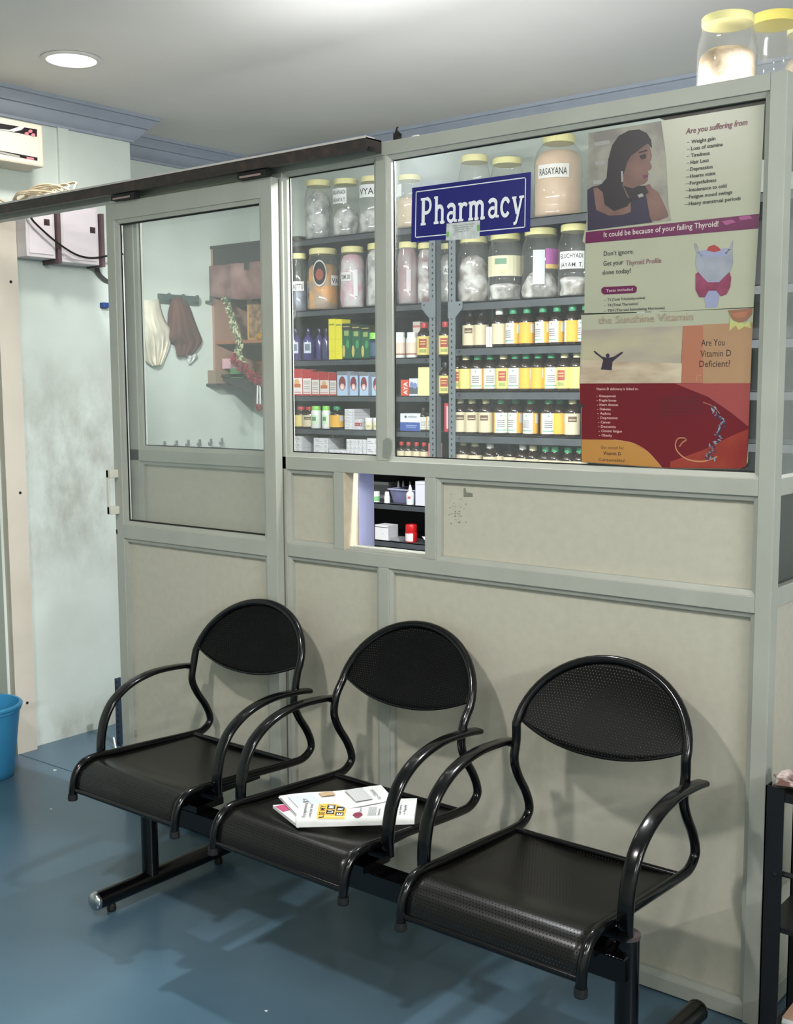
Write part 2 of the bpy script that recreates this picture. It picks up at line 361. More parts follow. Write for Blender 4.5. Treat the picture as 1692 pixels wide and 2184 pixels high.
# side run of the partition, receding from the corner post
side = thing('side_partition', 'side run of the aluminium partition receding behind the right corner post', 'partition', (-.944, .04, 0))
def srail(name, y0, y1, z0, z1, x0=-.963, x1=-.925, m_=None):
    b = B(); b.box((x0, y0, z0), (x1, y1, z1)); return b.build(name, m_ or M_frame, side, bevel=.0015)
for z0, z1 in ((2.142, 2.179), (1.256, 1.296), (1.0, 1.045), (.004, .05)): srail('rail', .043, 1.77, z0, z1)
srail('post', .9, .94, .05, 2.142); srail('post', 1.73, 1.775, .05, 2.142)
for y0, y1 in ((.043, .9), (.94, 1.73)):
    srail('window_pane', y0, y1, 1.296, 2.142, -.946, -.941, M_glass); srail('panel', y0, y1, 1.045, 1.256, -.946, -.941, mat('dark_glass', (40, 44, 42), .15))
    srail('panel', y0, y1, .05, 1.0, -.948, -.940, M_panel)
b = B(); b.box((-1.27, .045, 2.145), (-.966, 1.2, 2.16)); tag(b.build('top_board', mat('loft_board', (120, 104, 84), .7)), 'board laid behind the top rail under the large cream-lidded jars', 'board')

# ------------------------------------------------------------------ sliding door and its track
tr = thing('sliding_door_track', 'dark sliding door track channel fixed along the top of the partition', 'door track', (-3.1, -.03, 2.145))
b = B(); b.box((-4.1, -.068, 2.148), (-2.055, -.062, 2.182)); b.box((-4.1, -.062, 2.178), (-2.055, -.002, 2.182)); b.box((-4.1, -.062, 2.148), (-2.055, -.05, 2.151)); b.box((-2.058, -.062, 2.148), (-2.055, -.002, 2.182))
b.build('channel', M_track, tr)
b = B(); b.box((-4.1, -.0698, 2.1795), (-2.055, -.03, 2.1855)); b.build('top_lip', mat('bare_aluminium', (196, 190, 184), .4), tr, label='bare aluminium upper lip')
b = B(); b.obox((-2.053, -.05, 2.152), .012, .02, .01); b.build('end_stop', M_black, tr)
for xx in (-3.12, -2.51):
    b = B(); b.box((xx-.06, -.06, 2.128), (xx+.06, -.035, 2.146)); b.box((xx-.05, -.0615, 2.13), (xx+.04, -.0605, 2.136), 1); b.build('hanger', [M_black, mat('pinkish_metal', (150, 128, 122), .5)], tr)
door = thing('sliding_door', 'pale grey-green aluminium sliding door with glass upper half, left of the pharmacy window', 'door', (-2.83, -.04, 0))
DL, DR, YF, YB = -3.243, -2.452, -.036, -.006
def drail(name, x0, x1, z0, z1): b = B(); b.box((x0, YF, z0), (x1, YB, z1)); b.build(name, M_frame, door, bevel=.0015)
drail('stile', DL, DL+.042, .012, 2.127); drail('stile', DR-.046, DR, .012, 2.127)
drail('top_rail', DL+.042, DR-.046, 2.07, 2.127); drail('middle_rail', DL+.042, DR-.046, .986, 1.034); drail('bottom_rail', DL+.042, DR-.046, .012, .07)
for z0, z1, k in ((1.034, 2.07, 'g'), (.07, .986, 'p')):
    x0, x1 = DL+.042, DR-.046
    b = B(); b.ring(x0, x1, z0, z1, .013, YF+.004, YF+.019); b.build('bead', M_frame, door)
    b = B(); b.box((x0+.002, YF+.019, z0+.002), (x1-.002, YF+.024, z1-.002))
    if k == 'g':
        gp_ = b.build('glass_pane', M_glass, door); g = B(); g.ring(x0+.013, x1-.013, z0+.013, z1-.013, .005, YF+.0165, YF+.0185); g.build('gasket', M_black, gp_)
    else: b.build('panel', M_panel, door)
hz0, hz1 = 1.07, 1.225; hx = -3.234
b = B(); b.box((hx-.008, YF-.036, hz0), (hx+.006, YF-.03, hz1)); b.box((hx-.008, YF-.036, hz0), (hx+.016, YF, hz0+.028)); b.box((hx-.008, YF-.036, hz1-.028), (hx+.016, YF, hz1))
b.build('handle', mat('ivory_handle', (205, 205, 190), .4), door, bevel=.002)
b = B(); p = U(249, 1134, 'y', YF-.0006); b.obox((p.x, YF-.0005, p.z), .006, .001, .016); b.lathe([(.0045, 0), (.0045, .001)], 10, (p.x, YF, p.z)); b.build('keyhole', M_hole, door)
# small black catch on top of the partition
b = B(); p = U(848, 290, 'y', .01); b.obox((p.x, .01, 2.188), .018, .015, .018); b.obox((p.x-.003, .01, 2.203), .006, .004, .025, ry=.4); b.obox((p.x+.006, .01, 2.196), .018, .004, .006, ry=.7)
tag(b.build('hook_clip', M_black), 'small black hook clip on top rail above the wide pharmacy window', 'clip')

# ------------------------------------------------------------------ ceiling downlights
for i, (x, y, p) in enumerate(LAMPS):
    vis = i == 0
    t = thing('ceiling_downlight', 'round recessed ceiling downlight glowing white above the opening' if vis else 'unseen recessed ceiling downlight outside the picture', 'ceiling light', (x, y, CEIL), None if vis else 'downlights out of view')
    b = B(); b.lathe([(.088, 0), (.107, -.001), (.108, -.004), (.1, -.009), (.088, -.008)], 32, (x, y, CEIL), caps=False); b.build('rim', mat('lamp_rim', (214, 210, 206), .4), t, smooth=True)
    b = B(); b.lathe([(.0, -.006), (.088, -.006)], 32, (x, y, CEIL), caps=False); b.build('diffuser', mat('lamp_diffuser', (255, 250, 245), .5, emit=((255, 250, 244), 9)), t)

# ------------------------------------------------------------------ bench
bench = thing('waiting_bench', 'black steel three-seat waiting bench with perforated seats in front of the partition', 'bench', (-1.9, -.45, 0))
BX = -2.625, -1.035
b = B(); b.box((-2.66, -.497, .288), (-1.02, -.437, .342)); b.build('beam', M_bench, bench, bevel=.003)
for x in BX:
    b = B(); b.lathe([(.025, .06), (.025, .376)], 24, (x, -.455 if x > -2 else -.42, 0)); post_ = b.build('leg_post', M_bench, bench, smooth=True)
    yp = -.455 if x > -2 else -.42
    b = B(); b.lathe([(.027, .372), (.027, .38), (.02, .384), (0, .385)], 24, (x, yp, 0)); b.build('post_cap', mat('scuffed_cap', (70, 62, 62), .35), post_, smooth=True)
    b = B(); b.cyl((x, -.615, .047), (x, -.1, .047), .026, 24); base_ = b.build('base_tube', M_bench, bench, smooth=True)
    for yy, s in ((-.615, -1), (-.1, 1)):
        b = B(); n = 24; vs = []
        prof = [(.0265, 0), (.0265, .006), (.024, .012), (.016, .017), (.006, .019), (0, .0195)]
        for r_, d_ in prof:
            for i in range(n): a = 2*PI*i/n; vs.append((x+r_*math.cos(a), yy+s*d_, .047+r_*math.sin(a)))
        b.add(vs, [(j*n+i, j*n+(i+1) % n, (j+1)*n+(i+1) % n, (j+1)*n+i) for j in range(len(prof)-1) for i in range(n)])
        b.build('end_cap', M_chrome if s < 0 else M_bench, base_, smooth=True, label='chrome end cap' if s < 0 else None)
        b = B(); b.lathe([(.012, 0), (.014, .004), (.012, .016), (.008, .024)], 14, (x, yy+s*-.05, 0)); b.build('foot', M_black, base_)
def me_sheet(name, rows, mt):
    nr, nc = len(rows), len(rows[0]); off = parent_loc(bench)
    me = bpy.data.meshes.new(name); me.from_pydata([v-off for r in rows for v in r], [], [(j*nc+i, j*nc+i+1, (j+1)*nc+i+1, (j+1)*nc+i) for j in range(nr-1) for i in range(nc-1)])
    uvl = me.uv_layers.new(name='UVMap'); mid = nc//2; acc = [0]
    for j in range(1, nr): acc.append(acc[-1]+(rows[j][mid]-rows[j-1][mid]).length)
    for p in me.polygons:
        for li in p.loop_indices:
            vi = me.loops[li].vertex_index; j, i = divmod(vi, nc); r0 = rows[j]
            uvl.data[li].uv = ((r0[i]-r0[mid]).length*(1 if i >= mid else -1), acc[j]+((r0[i].z-r0[mid].z) if name == 'backrest' else 0))
    me.materials.append(mt); me.shade_smooth(); o = bpy.data.objects.new(name, me); COL.objects.link(o); o.parent = bench
    md = o.modifiers.new('solid', 'SOLIDIFY'); md.thickness = .0012; md.offset = -1
    return o
SIDE = [(-.46, .322), (-.458, .35), (-.449, .385), (-.428, .411), (-.39, .423), (-.3, .4175), (-.15, .408), (0, .398), (.045, .401), (.073, .42), (.074, .445), (.055, .485), (.022, .532), (.003, .578), (.012, .628), (.03, .674)]
HW = .225
def chair(cx, cy, a, yz=.03, sl=.5, skew=0):
    ZC, BB = .668, .175
    ca, sa = math.cos(a), math.sin(a)
    def Wd(x, y, z): return Vector((cx+x*ca-y*sa, cy+x*sa+y*ca, z))
    sp = [Vector((0, p[0], p[1])) for p in SIDE[:-1]+[(yz, ZC)]]; L_ = crom([(-HW, p.y, p.z) for p in sp], 5)
    arch = []
    for k in range(1, 28):
        th = PI-PI*k/28; xx = HW*math.cos(th); zz = ZC+BB*math.sin(th); arch.append(Vector((xx+skew*(zz-ZC)/BB, yz+sl*(zz-ZC), zz)))
    R_ = [Vector((-p.x, p.y, p.z)) for p in reversed(L_)]
    b = B(); b.tube([Wd(*p) for p in L_+arch+R_], .0115, 12, up0=(1, 0, 0)); ft = b.build('frame_tube', M_bench, bench, smooth=60)
    for s in (-1, 1):
        b = B(); p = Wd(s*HW, -.46, 0); b.lathe([(.0135, .314), (.0145, .318), (.0135, .332)], 12, (p.x, p.y, 0)); b.build('tube_cap', M_black, ft)
    b = B(); b.cyl(Wd(-HW, -.455, .345), Wd(HW, -.455, .345), .008, 10); b.build('cross_rod', M_bench, ft, smooth=True)
    b = B(); b.cyl(Wd(-HW, .0, .398), Wd(HW, .0, .398), .008, 10); b.build('cross_rod', M_bench, ft, smooth=True)
    # seat sheet with uv in metres
    prof = [p for p in crom([(0, .398), (-.15, .406), (-.3, .415), (-.385, .42), (-.425, .409), (-.447, .384), (-.456, .35)] and [(0, p[0], p[1]) for p in [(0, .399), (-.15, .405), (-.3, .412), (-.385, .419), (-.425, .408), (-.447, .384), (-.455, .348)]], 5)]
    me_sheet('seat_panel', [[Wd(x, p.y, p.z-.012*(1-(x/HW)**2)*max(0, min(1, (p.y+.4)/.1))*(1 if p.y < -.02 else .5)) for x in [(-1+2*i/16)*(HW-.004) for i in range(17)]] for p in prof], M_seat)
    # backrest sheet between the arch and a curved lower edge
    rows = []
    for j in range(15):
        t = j/14; row = []
        for i in range(29):
            u_ = -1+2*i/28; x = u_*(HW-.006)
            top = ZC+(BB-.003)*math.sqrt(max(0, 1-u_*u_)); bot = .636+.046*(abs(u_)**2.2)
            zz = bot+(max(top, bot+.002)-bot)*t
            row.append(Wd(x+skew*max(0, zz-ZC)/BB, yz+sl*(zz-ZC)-.002+.012*(1-u_*u_)*math.sin(PI*min(1, t*1.0)), zz))
        rows.append(row)
    bk_ = me_sheet('backrest', rows, M_back)
    # rolled lower edge of backrest
    b = B(); b.tube([r+Vector((0, 0, 0)) for r in rows[0]], .0035, 6); b.build('backrest_edge', M_bench, bk_, smooth=True)
    AR = [(-.333, .398), (-.334, .43), (-.33, .47), (-.315, .52), (-.28, .568), (-.215, .605), (-.125, .623), (-.03, .621), (.036, .613)]
    n = 14; pf = [(.0175*math.copysign(abs(math.cos(2*PI*i/n))**.6, math.cos(2*PI*i/n)), .0075*math.copysign(abs(math.sin(2*PI*i/n))**.6, math.sin(2*PI*i/n))) for i in range(n)]
    for s in (-1, 1):
        b = B(); b.sweep([Wd(s*.255, p.y, p.z) for p in crom([(0, q[0], q[1]) for q in AR], 6)], pf, up0=(0, -1, 0)); arm_ = b.build('armrest', M_bench, bench, smooth=50)
        b = B(); p = Wd(s*.24, .012, .613); b.obox(p, .03, .02, .008, a); b.build('arm_bracket', M_bench, arm_); b = B(); p = Wd(s*.236, -.335, .398); b.obox(p, .056, .03, .012, a); b.build('arm_bracket', M_bench, arm_)
    b = B()
    p = Wd(0, -.31, .352); b.obox(p, .4, .1, .018, a)
    for xx in (-.13, .13): p = Wd(xx, -.22, .37); b.obox(p, .045, .3, .036, a)
    b.build('seat_bracket', M_bench, bench)
for c in ((-2.519, -.140, .002, .022, .38, .03), (-1.899, -.153, -.012, .04, .53, 0), (-1.275, -.170, .008, .012, .56, 0)): chair(*c)

# ------------------------------------------------------------------ lamps inside the pharmacy (hidden behind the top rail), plus added fill lamps
for (nm, lb, xc, yc, zc, ln, rz, yb) in (('unseen_tube_light', 'tube light fixed behind the top rail inside the pharmacy', -2.3, .075, 2.17, 1.9, 0, .043),):
    t = thing(nm, lb, 'lamp', (xc, yc, zc)); b = B(); b.box((xc-ln/2, .043, 2.163), (xc+ln/2, .066, 2.178)); b.build('housing', M_wht, t); b = B(); b.cyl((xc-ln/2, .073, 2.172), (xc+ln/2, .073, 2.172), .005, 10); b.build('tube', mat('lamp_diffuser', (255, 250, 245)), t)
t = thing('unseen_tube_light', 'added unseen tube light on the right wall, brightening the ceiling', 'lamp', (2.38, -1.6, 2.3)); b = B(); b.box((2.36, -2.22, 2.27), (2.4, -.98, 2.33)); b.build('housing', M_wht, t); b = B(); b.cyl((2.348, -2.2, 2.3), (2.348, -1.0, 2.3), .012, 12); b.build('tube', MATS['lamp_diffuser'], t)  # body of the added tube that brightens the ceiling
t = thing('unseen_lamp', 'added unseen fill lamp behind the header, brightening the recess', 'lamp', (-3.3, .1, 2.17)); b = B(); b.box((-3.31, .042, 2.17), (-3.29, .11, 2.176)); b.build('bracket', M_wht, t); b = B(); b.lathe([(.04, .004), (.04, .02), (0, .022)], 20, (-3.3, .115, 2.166), caps=False); b.build('shade', M_wht, t)  # body of the added recess fill lamp
t = thing('unseen_lamp', 'small lamp fixed behind the top rail inside the pharmacy', 'lamp', BULB)
b = B(); b.box((BULB[0]-.01, .04, BULB[2]-.006), (BULB[0]+.01, BULB[1]-.02, BULB[2]+.002)); b.build('bracket', M_wht, t)
b = B(); b.lathe([(0, .004), (.038, .004), (.04, -.004), (.038, -.006)], 24, BULB); b.build('housing', M_wht, t)
b = B(); b.lathe([(.036, -.007), (.0, -.0075)], 24, BULB, caps=False); b.build('lens', mat('lamp_diffuser', (255, 255, 255)), t)

# ------------------------------------------------------------------ steel racks
YR0, YR1 = 1.40, 1.755
def angle_post(x, y, z0, z1, sx, sy, w=.036, t=.003):
    """slotted angle: front flange towards sx, side flange towards sy, rows of dark slots"""
    b = B(); b.box((min(x, x+sx*w), min(y, y+sy*t), z0), (max(x, x+sx*w), max(y, y+sy*t), z1))
    b.box((min(x, x+sx*t), min(y, y+sy*w), z0), (max(x, x+sx*t), max(y, y+sy*w), z1))
    n = int((z1-z0)/.024); cx = x+sx*w*.5
    for i in range(n):
        z = z0+.012+i*.024; h = .0035 if i % 2 else .0055
        q = [(cx-.0035, y-.0004 if sy > 0 else y+.0004, z-h), (cx+.0035, y-.0004 if sy > 0 else y+.0004, z-h), (cx+.0035, y-.0004 if sy > 0 else y+.0004, z+h), (cx-.0035, y-.0004 if sy > 0 else y+.0004, z+h)]
        b.quad(q, 1)
        xs = x+sx*t+sx*.0004; b.quad([(xs, y+sy*w*.5-.0035, z-h), (xs, y+sy*w*.5+.0035, z-h), (xs, y+sy*w*.5+.0035, z+h), (xs, y+sy*w*.5-.0035, z+h)], 1)
    return b
def rack(label, x0, x1, zs, ztop, th=.026, group='steel racks along the back wall'):
    t = thing('steel_rack', label, 'shelving rack', ((x0+x1)/2, (YR0+YR1)/2, 0), group)
    for x, sx in ((x0, 1), (x1, -1)):
        angle_post(x, YR0-.004, 0, ztop, sx, 1).build('angle_post', [M_post, M_hole], t)
        angle_post(x, YR1+.004, 0, ztop, sx, -1).build('angle_post', [M_post, M_hole], t)
    for z in zs:
        b = B(); b.box((x0+.004, YR0, z-.004), (x1-.004, YR1, z)); b.box((x0+.004, YR0, z-th), (x1-.004, YR0+.003, z)); b.box((x0+.004, YR1-.003, z-th), (x1-.004, YR1, z))
        for xx in (x0+.055, x1-.055): b.quad([(xx-.004, YR0-.0005, z-th*.5-.004), (xx+.004, YR0-.0005, z-th*.5-.004), (xx+.004, YR0-.0005, z-th*.5+.004), (xx-.004, YR0-.0005, z-th*.5+.004)], 1)
        b.build('shelf', [M_rack, M_hole], t)
    b = B(); b.box((x0+.005, YR1-.002, .1), (x1-.005, YR1, zs[0]-.03)); b.build('dark_backing', M_rackd, t)  # dark sheet added so the gaps between the goods stay dark
    b = B(); b.box((x0+.003, YR0+.04, .1), (x0+.0045, YR1-.04, zs[0]-.03)); b.build('side_sheet', M_rackd, t)
    for x, sx in ((x0, 1), (x1, -1)):
        b = B(); z = zs[1]-.012; b.add([(x, YR0-.0065, z-.05), (x+sx*.036, YR0-.0065, z-.05), (x+sx*.075, YR0-.0065, z-.01), (x+sx*.075, YR0-.0065, z+.018), (x, YR0-.0065, z+.018)], [(0, 1, 2, 3, 4)])
        b.lathe([(.004, 0), (.0, .001)], 8, (0, 0, 0), 1); k = len(b.v)-16
        for i in range(k, len(b.v)): q = b.v[i]; b.v[i] = Vector((x+sx*.06+q.x, YR0-.0072, z+.004+q.y))
        b.build('corner_gusset', [M_post, M_hole], t, solid=.001)
    return t
ZL = [2.18, 1.857, 1.63, 1.466, 1.313, 1.165, .988, .82, .5, .15]
ZR = [2.162, 1.85, 1.665, 1.484, 1.303, 1.125, .93, .7, .42, .14]
rack('left grey slotted-angle steel rack behind the narrow pharmacy window', -3.80, -2.912, ZL, 2.21)
rack('middle grey slotted-angle steel rack behind the wide window, full of bottles', -2.848, -1.945, ZR, 2.21, .032)
rack('right grey slotted-angle steel rack mostly hidden behind the two posters', -1.925, -1.02, ZR, 2.21, .032)

# ------------------------------------------------------------------ jars
def bend(b, body, c, R, z, W, H, ang, mi, bold=.02):
    """text wrapped on a cylinder of radius R about c, centred on direction ang (radians, 0 = towards -y)"""
    def fn(a, h):
        th = ang+(a-W/2)/R; return Vector((c[0]+R*math.sin(th), c[1]-R*math.cos(th), z+h))
    text(b, body, fn, W, H, mi, bold)
def patch(b, c, R, z0, z1, a0, a1, mi=0, n=10):
    vs = []
    for i in range(n+1):
        th = a0+(a1-a0)*i/n
        for z in (z0, z1): vs.append((c[0]+R*math.sin(th), c[1]-R*math.cos(th), z))
    b.add(vs, [(2*i, 2*i+2, 2*i+3, 2*i+1) for i in range(n)], mi)
VA = math.radians(32)        # direction of the viewer seen from the racks
def spot(pl, pr_, py, zb, yf):
    mid = (pl+pr_)/2; r = .05
    for _ in range(6):
        p = U(mid, py, 'y', yf+r); r = (pr_-pl)/2*depth(p)/FPX
    return p.x, yf+r, r
def zat(px, py, y): return U(px, py, 'y', y).z
FILL = {}
def fillmat(c1, c2, sc=18): return mat('fill_%d_%d_%d_%d' % (c1+(c2[0],)), c1, .4, c2=tuple(int(v*(.8 if abs(c1[0]-c2[0]) > 12 else 1)) for v in c2), nscale=sc, lo=.42, hi=.6, bump=1, bscale=30)
def jar(label, pl, pr_, pyt, pyb, zb, fill=((225, 224, 222), (190, 190, 190)), flev=.72, lump=.12, tags=(), yf=YR0+.012, lidr=.86, group='large clear jars with cream lids on the rack shelves', shape=None, lidcol=None, empty=0, loc=None, H=None, peak=0):
    if loc: x, y, R = loc
    else:
        x, y, R = spot(pl, pr_, pyb, zb, yf); H = zat((pl+pr_)/2, pyt, y)-zb
    t = thing('storage_jar', label, 'jar', (x, y, zb), group)
    P = shape or [(.80, 0), (.95, .012), (1, .05), (1, .30), (.985, .31), (.985, .33), (1, .34), (1, .68), (.96, .76), (lidr-.04, .87), (lidr-.06, .9), (lidr-.06, .97)]
    b = B(); b.lathe([(0, .001)]+[(r*R, z*H+.001) for r, z in P], 32, (x, y, zb), caps=False); b.build('jar_body', M_jarc, t, smooth=True)
    b = B(); l0 = .905*H; b.lathe([(lidr*R*.99, l0), (lidr*R, l0+.004), (lidr*R, H-.004), (lidr*R*.96, H-.001), (lidr*R*.93, H)], 48, (x, y, zb), ridge=(1, 2)); b.lathe([(lidr*R*.93, H), (lidr*R*.9, H-.002), (0, H-.002)], 48, (x, y, zb), caps=False)
    b.build('lid', lidcol or M_lid, t, smooth=35)
    b = B(); sd = random.random()*40
    def wob(a, z, j): return 1-lump*.5+lump*noise.noise(Vector((math.cos(a)*1.7+sd, math.sin(a)*1.7, z*16)))*1.3
    top = flev*H; pr2 = [(0, .006), (.88*R, .008), (.955*R, .05*H)]+[(.955*R, top*k) for k in (.2, .35, .5, .62, .74, .84)]+[(.9*R, top*.92), (.7*R, top*(1+peak*.2)), (.3*R, top*(1.03+peak*.35)), (0, top*(1.02+peak*.4))]
    b.lathe(pr2, 30, (x, y, zb), caps=False, wob=wob); b.build('contents', fillmat(*fill), t, smooth=55)
    for tg in tags:
        k, a0, a1, z0, z1, colr = tg[:6]; b = B(); RR = R*1.004+.0008; c = (x, y)
        a0, a1 = VA+math.radians(a0), VA+math.radians(a1)
        if k == 'oval':
            n = 24; am = (a0+a1)/2; zc = zb+(z0+z1)/2*H
            for s_, mi in ((1, 0), (.88, 1), (.55, 2)):
                vs = [(c[0]+(RR+.0004*(mi))*math.sin(am), c[1]-(RR+.0004*mi)*math.cos(am), zc)]
                for i in range(n):
                    th = am+(a1-a0)/2*s_*math.cos(2*PI*i/n); vs.append((c[0]+(RR+.0004*mi)*math.sin(th), c[1]-(RR+.0004*mi)*math.cos(th), zc+(z1-z0)/2*H*s_*math.sin(2*PI*i/n)*(1 if s_ > .6 else .8)-(0 if s_ > .6 else .006)))
                b.add(vs, [(0, 1+i, 1+(i+1) % n) for i in range(n)], mi)
            b.build('oval_sticker', [mat('silver_edge', (190, 190, 186), .4), M_blk, mat('maroon_ink', (140, 66, 52), .6)], t)
        else:
            patch(b, c, RR, zb+z0*H, zb+z1*H, a0, a1)
            lines = tg[6] if len(tg) > 6 else ()
            for q, ln in enumerate(lines):
                hh = (z1-z0)*H/len(lines); zc = zb+z1*H-hh*(q+.78); wd = abs(a1-a0)*RR*.88
                bend(b, ln, c, RR+.0004, zc, wd, hh*.5, (a0+a1)/2, 1, .01)
            extra = tg[7] if len(tg) > 7 else ()
            mats_ = [mat('label_%d_%d_%d' % colr, colr, .6), M_blk]
            for (u0, v0, u1, v1, cc) in extra:
                patch(b, c, RR+.0003, zb+(z0+(z1-z0)*v0)*H, zb+(z0+(z1-z0)*v1)*H, a0+(a1-a0)*u0, a0+(a1-a0)*u1, len(mats_)); mats_.append(mat('label_%d_%d_%d' % cc, cc, .6))
            b.build('label', mats_, t)
    return t
W_ = (226, 226, 224)
# lower jar shelf, left rack
jar('narrow jar of grey-blue powder at the left end of the lower jar shelf', 618, 658, 541, 663, 1.857, ((118, 128, 148), (98, 108, 130)), .48, .01, [('r', -70, 45, .36, .52, W_, ('SHILAJITTU',))], yf=YR0+.03)
jar('jar of orange packets with a black oval sticker on its front', 656, 725, 531, 660, 1.857, ((224, 158, 74), (200, 176, 150)), .74, .1, [('oval', -28, 22, .38, .80, None), ('r', 38, 75, .40, .56, W_, ('VA',))])
jar('jar of pink and white packets beside the orange packet jar', 725, 781, 527, 656, 1.857, ((222, 178, 196), (226, 224, 226)), .86, .1, [('r', -50, 2, .44, .58, W_, ('TDMR 500',)), ('r', 12, 30, .2, .62, (232, 232, 234), ())])
jar('jar wrapped full of crumpled white bags, just left of the window mullion', 781, 838, 520, 650, 1.857, ((226, 226, 226), (196, 198, 200)), .9, .14, yf=YR0+.02)
jar('jar of purple-brown packets just right of the window mullion', 848, 893, 517, 648, 1.857, ((170, 136, 142), (206, 192, 196)), .9, .1, [('r', -2, 22, .22, .55, (206, 196, 198), ())], yf=YR0+.01)
jar('jar of white bags and red herbs left of the rack uprights', 889, 934, 519, 648, 1.857, ((218, 216, 216), (160, 110, 112)), .88, .16, yf=YR0+.05)
jar('jar marked ASH glimpsed between the two rack uprights', 938, 974, 520, 648, 1.857, ((190, 188, 184), (176, 172, 168)), .8, .06, [('r', -28, 40, .48, .62, W_, ('ASH',))], yf=YR0+.06)
# lower jar shelf, middle rack
jar('plain clear jar of white pouches right of the rack uprights', 976, 1045, 506, 642, 1.85, ((216, 214, 212), (178, 168, 158)), .62, .2, [], peak=.4)
jar('jar with a wide beige band label bearing a small green plate', 1041, 1115, 499, 640, 1.85, ((222, 221, 218), (170, 166, 160)), .26, .2, [('r', -75, 68, .36, .66, (216, 210, 176), (), ((.28, .58, .56, .86, (110, 150, 120)), (.4, .12, .55, .3, (222, 196, 150))))])
jar('jar with a silver and purple label under the sign’s right end', 1113, 1193, 489, 636, 1.85, ((214, 212, 210), (166, 160, 154)), .34, .2, [('r', 14, 66, .42, .70, (172, 96, 160), (), ((0, 0, 1, .22, (222, 190, 120)),)), ('r', -24, 12, .2, .68, (200, 202, 206), ())], peak=.5)
jar('jar marked UCHYADI AYAM T beside the thyroid poster', 1190, 1262, 480, 632, 1.85, ((212, 210, 206), (170, 160, 150)), .28, .2, [('r', -62, 30, .38, .62, W_, ('ELUCHYADI', 'JAYAM. T.'))])
# top shelf
jar('top-shelf jar holding a tall white plastic bag, first from the left', 651, 711, 386, 512, 2.18, ((224, 225, 226), (196, 198, 200)), .62, .2, lidcol=M_lid, peak=.9)
jar('top-shelf jar marked NADI AYA T with a bag of white powder', 709, 768, 383, 502, 2.18, ((222, 222, 222), (190, 190, 192)), .40, .2, [('r', -58, 12, .56, .82, W_, ('BALANADI', 'KASHAYA T.'))], peak=.8)
jar('top-shelf jar marked YALI partly behind the window mullion', 766, 826, 378, 497, 2.18, ((222, 222, 222), (190, 190, 192)), .42, .16, [('r', -60, 40, .62, .84, W_, ('VYALI',))])
jar('top-shelf jar of beige powder left of the blue sign', 846, 902, 375, 493, 2.18, ((220, 198, 166), (212, 188, 156)), .6, .02, [('r', -68, -30, .60, .82, W_, ())])
jar('top-shelf jar behind the blue sign, left of the pair', 978, 1046, 333, 476, 2.162, ((214, 212, 206), (200, 196, 188)), .6, .05)
jar('top-shelf jar behind the blue sign, right of the pair', 1045, 1118, 339, 472, 2.162, ((214, 208, 196), (204, 196, 184)), .6, .05)
BIG = [(.84, 0), (.96, .012), (1, .04), (1, .1), (.97, .12), (.97, .15), (1, .17), (1, .42), (.97, .44), (.97, .47), (1, .5), (.985, .68), (.9, .8), (.72, .87), (.64, .9), (.64, .97)]
jar('huge jar of pale orange powder marked RASAYANA on the top shelf', 1139, 1242, 290, 453, 2.162, ((232, 202, 174), (228, 196, 166)), .80, .005, [('r', -54, 24, .46, .62, (236, 232, 224), ('RASAYANA',))], lidr=.66, shape=BIG)
# three jars standing on top of the partition
TB = 2.16
TJ = [(.9, 0), (1, .04), (1, .62), (.96, .72), (.86, .84), (.83, .9), (.83, .97)]
p1 = U(1550, 175, 'y', .14); 
for (pm, yy, wpx, pt, lb, fl) in ((1550, .15, 124, 36, 'front cream-lidded jar of peach powder on top of the partition corner', .62), (1650, .42, 112, 33, 'yellow-lidded jar with a paper cone inside, behind the front top jar', .3), (1722, .66, 100, 50, 'third jar on top of the partition, cut by the right picture edge', .7)):
    p = U(pm, 170, 'y', yy); R = wpx/2*depth(p)/FPX
    jar(lb, 0, 0, 0, 0, TB, ((226, 200, 172), (210, 184, 146)), fl, .03, loc=(p.x, yy, R), H=zat(pm, pt, yy)-TB, shape=TJ, lidr=.88, group='jars standing on top of the partition', lidcol=mat('yellow_lid', (222, 208, 108), .4, c2=(206, 192, 88), nscale=6) if pm == 1650 else None)

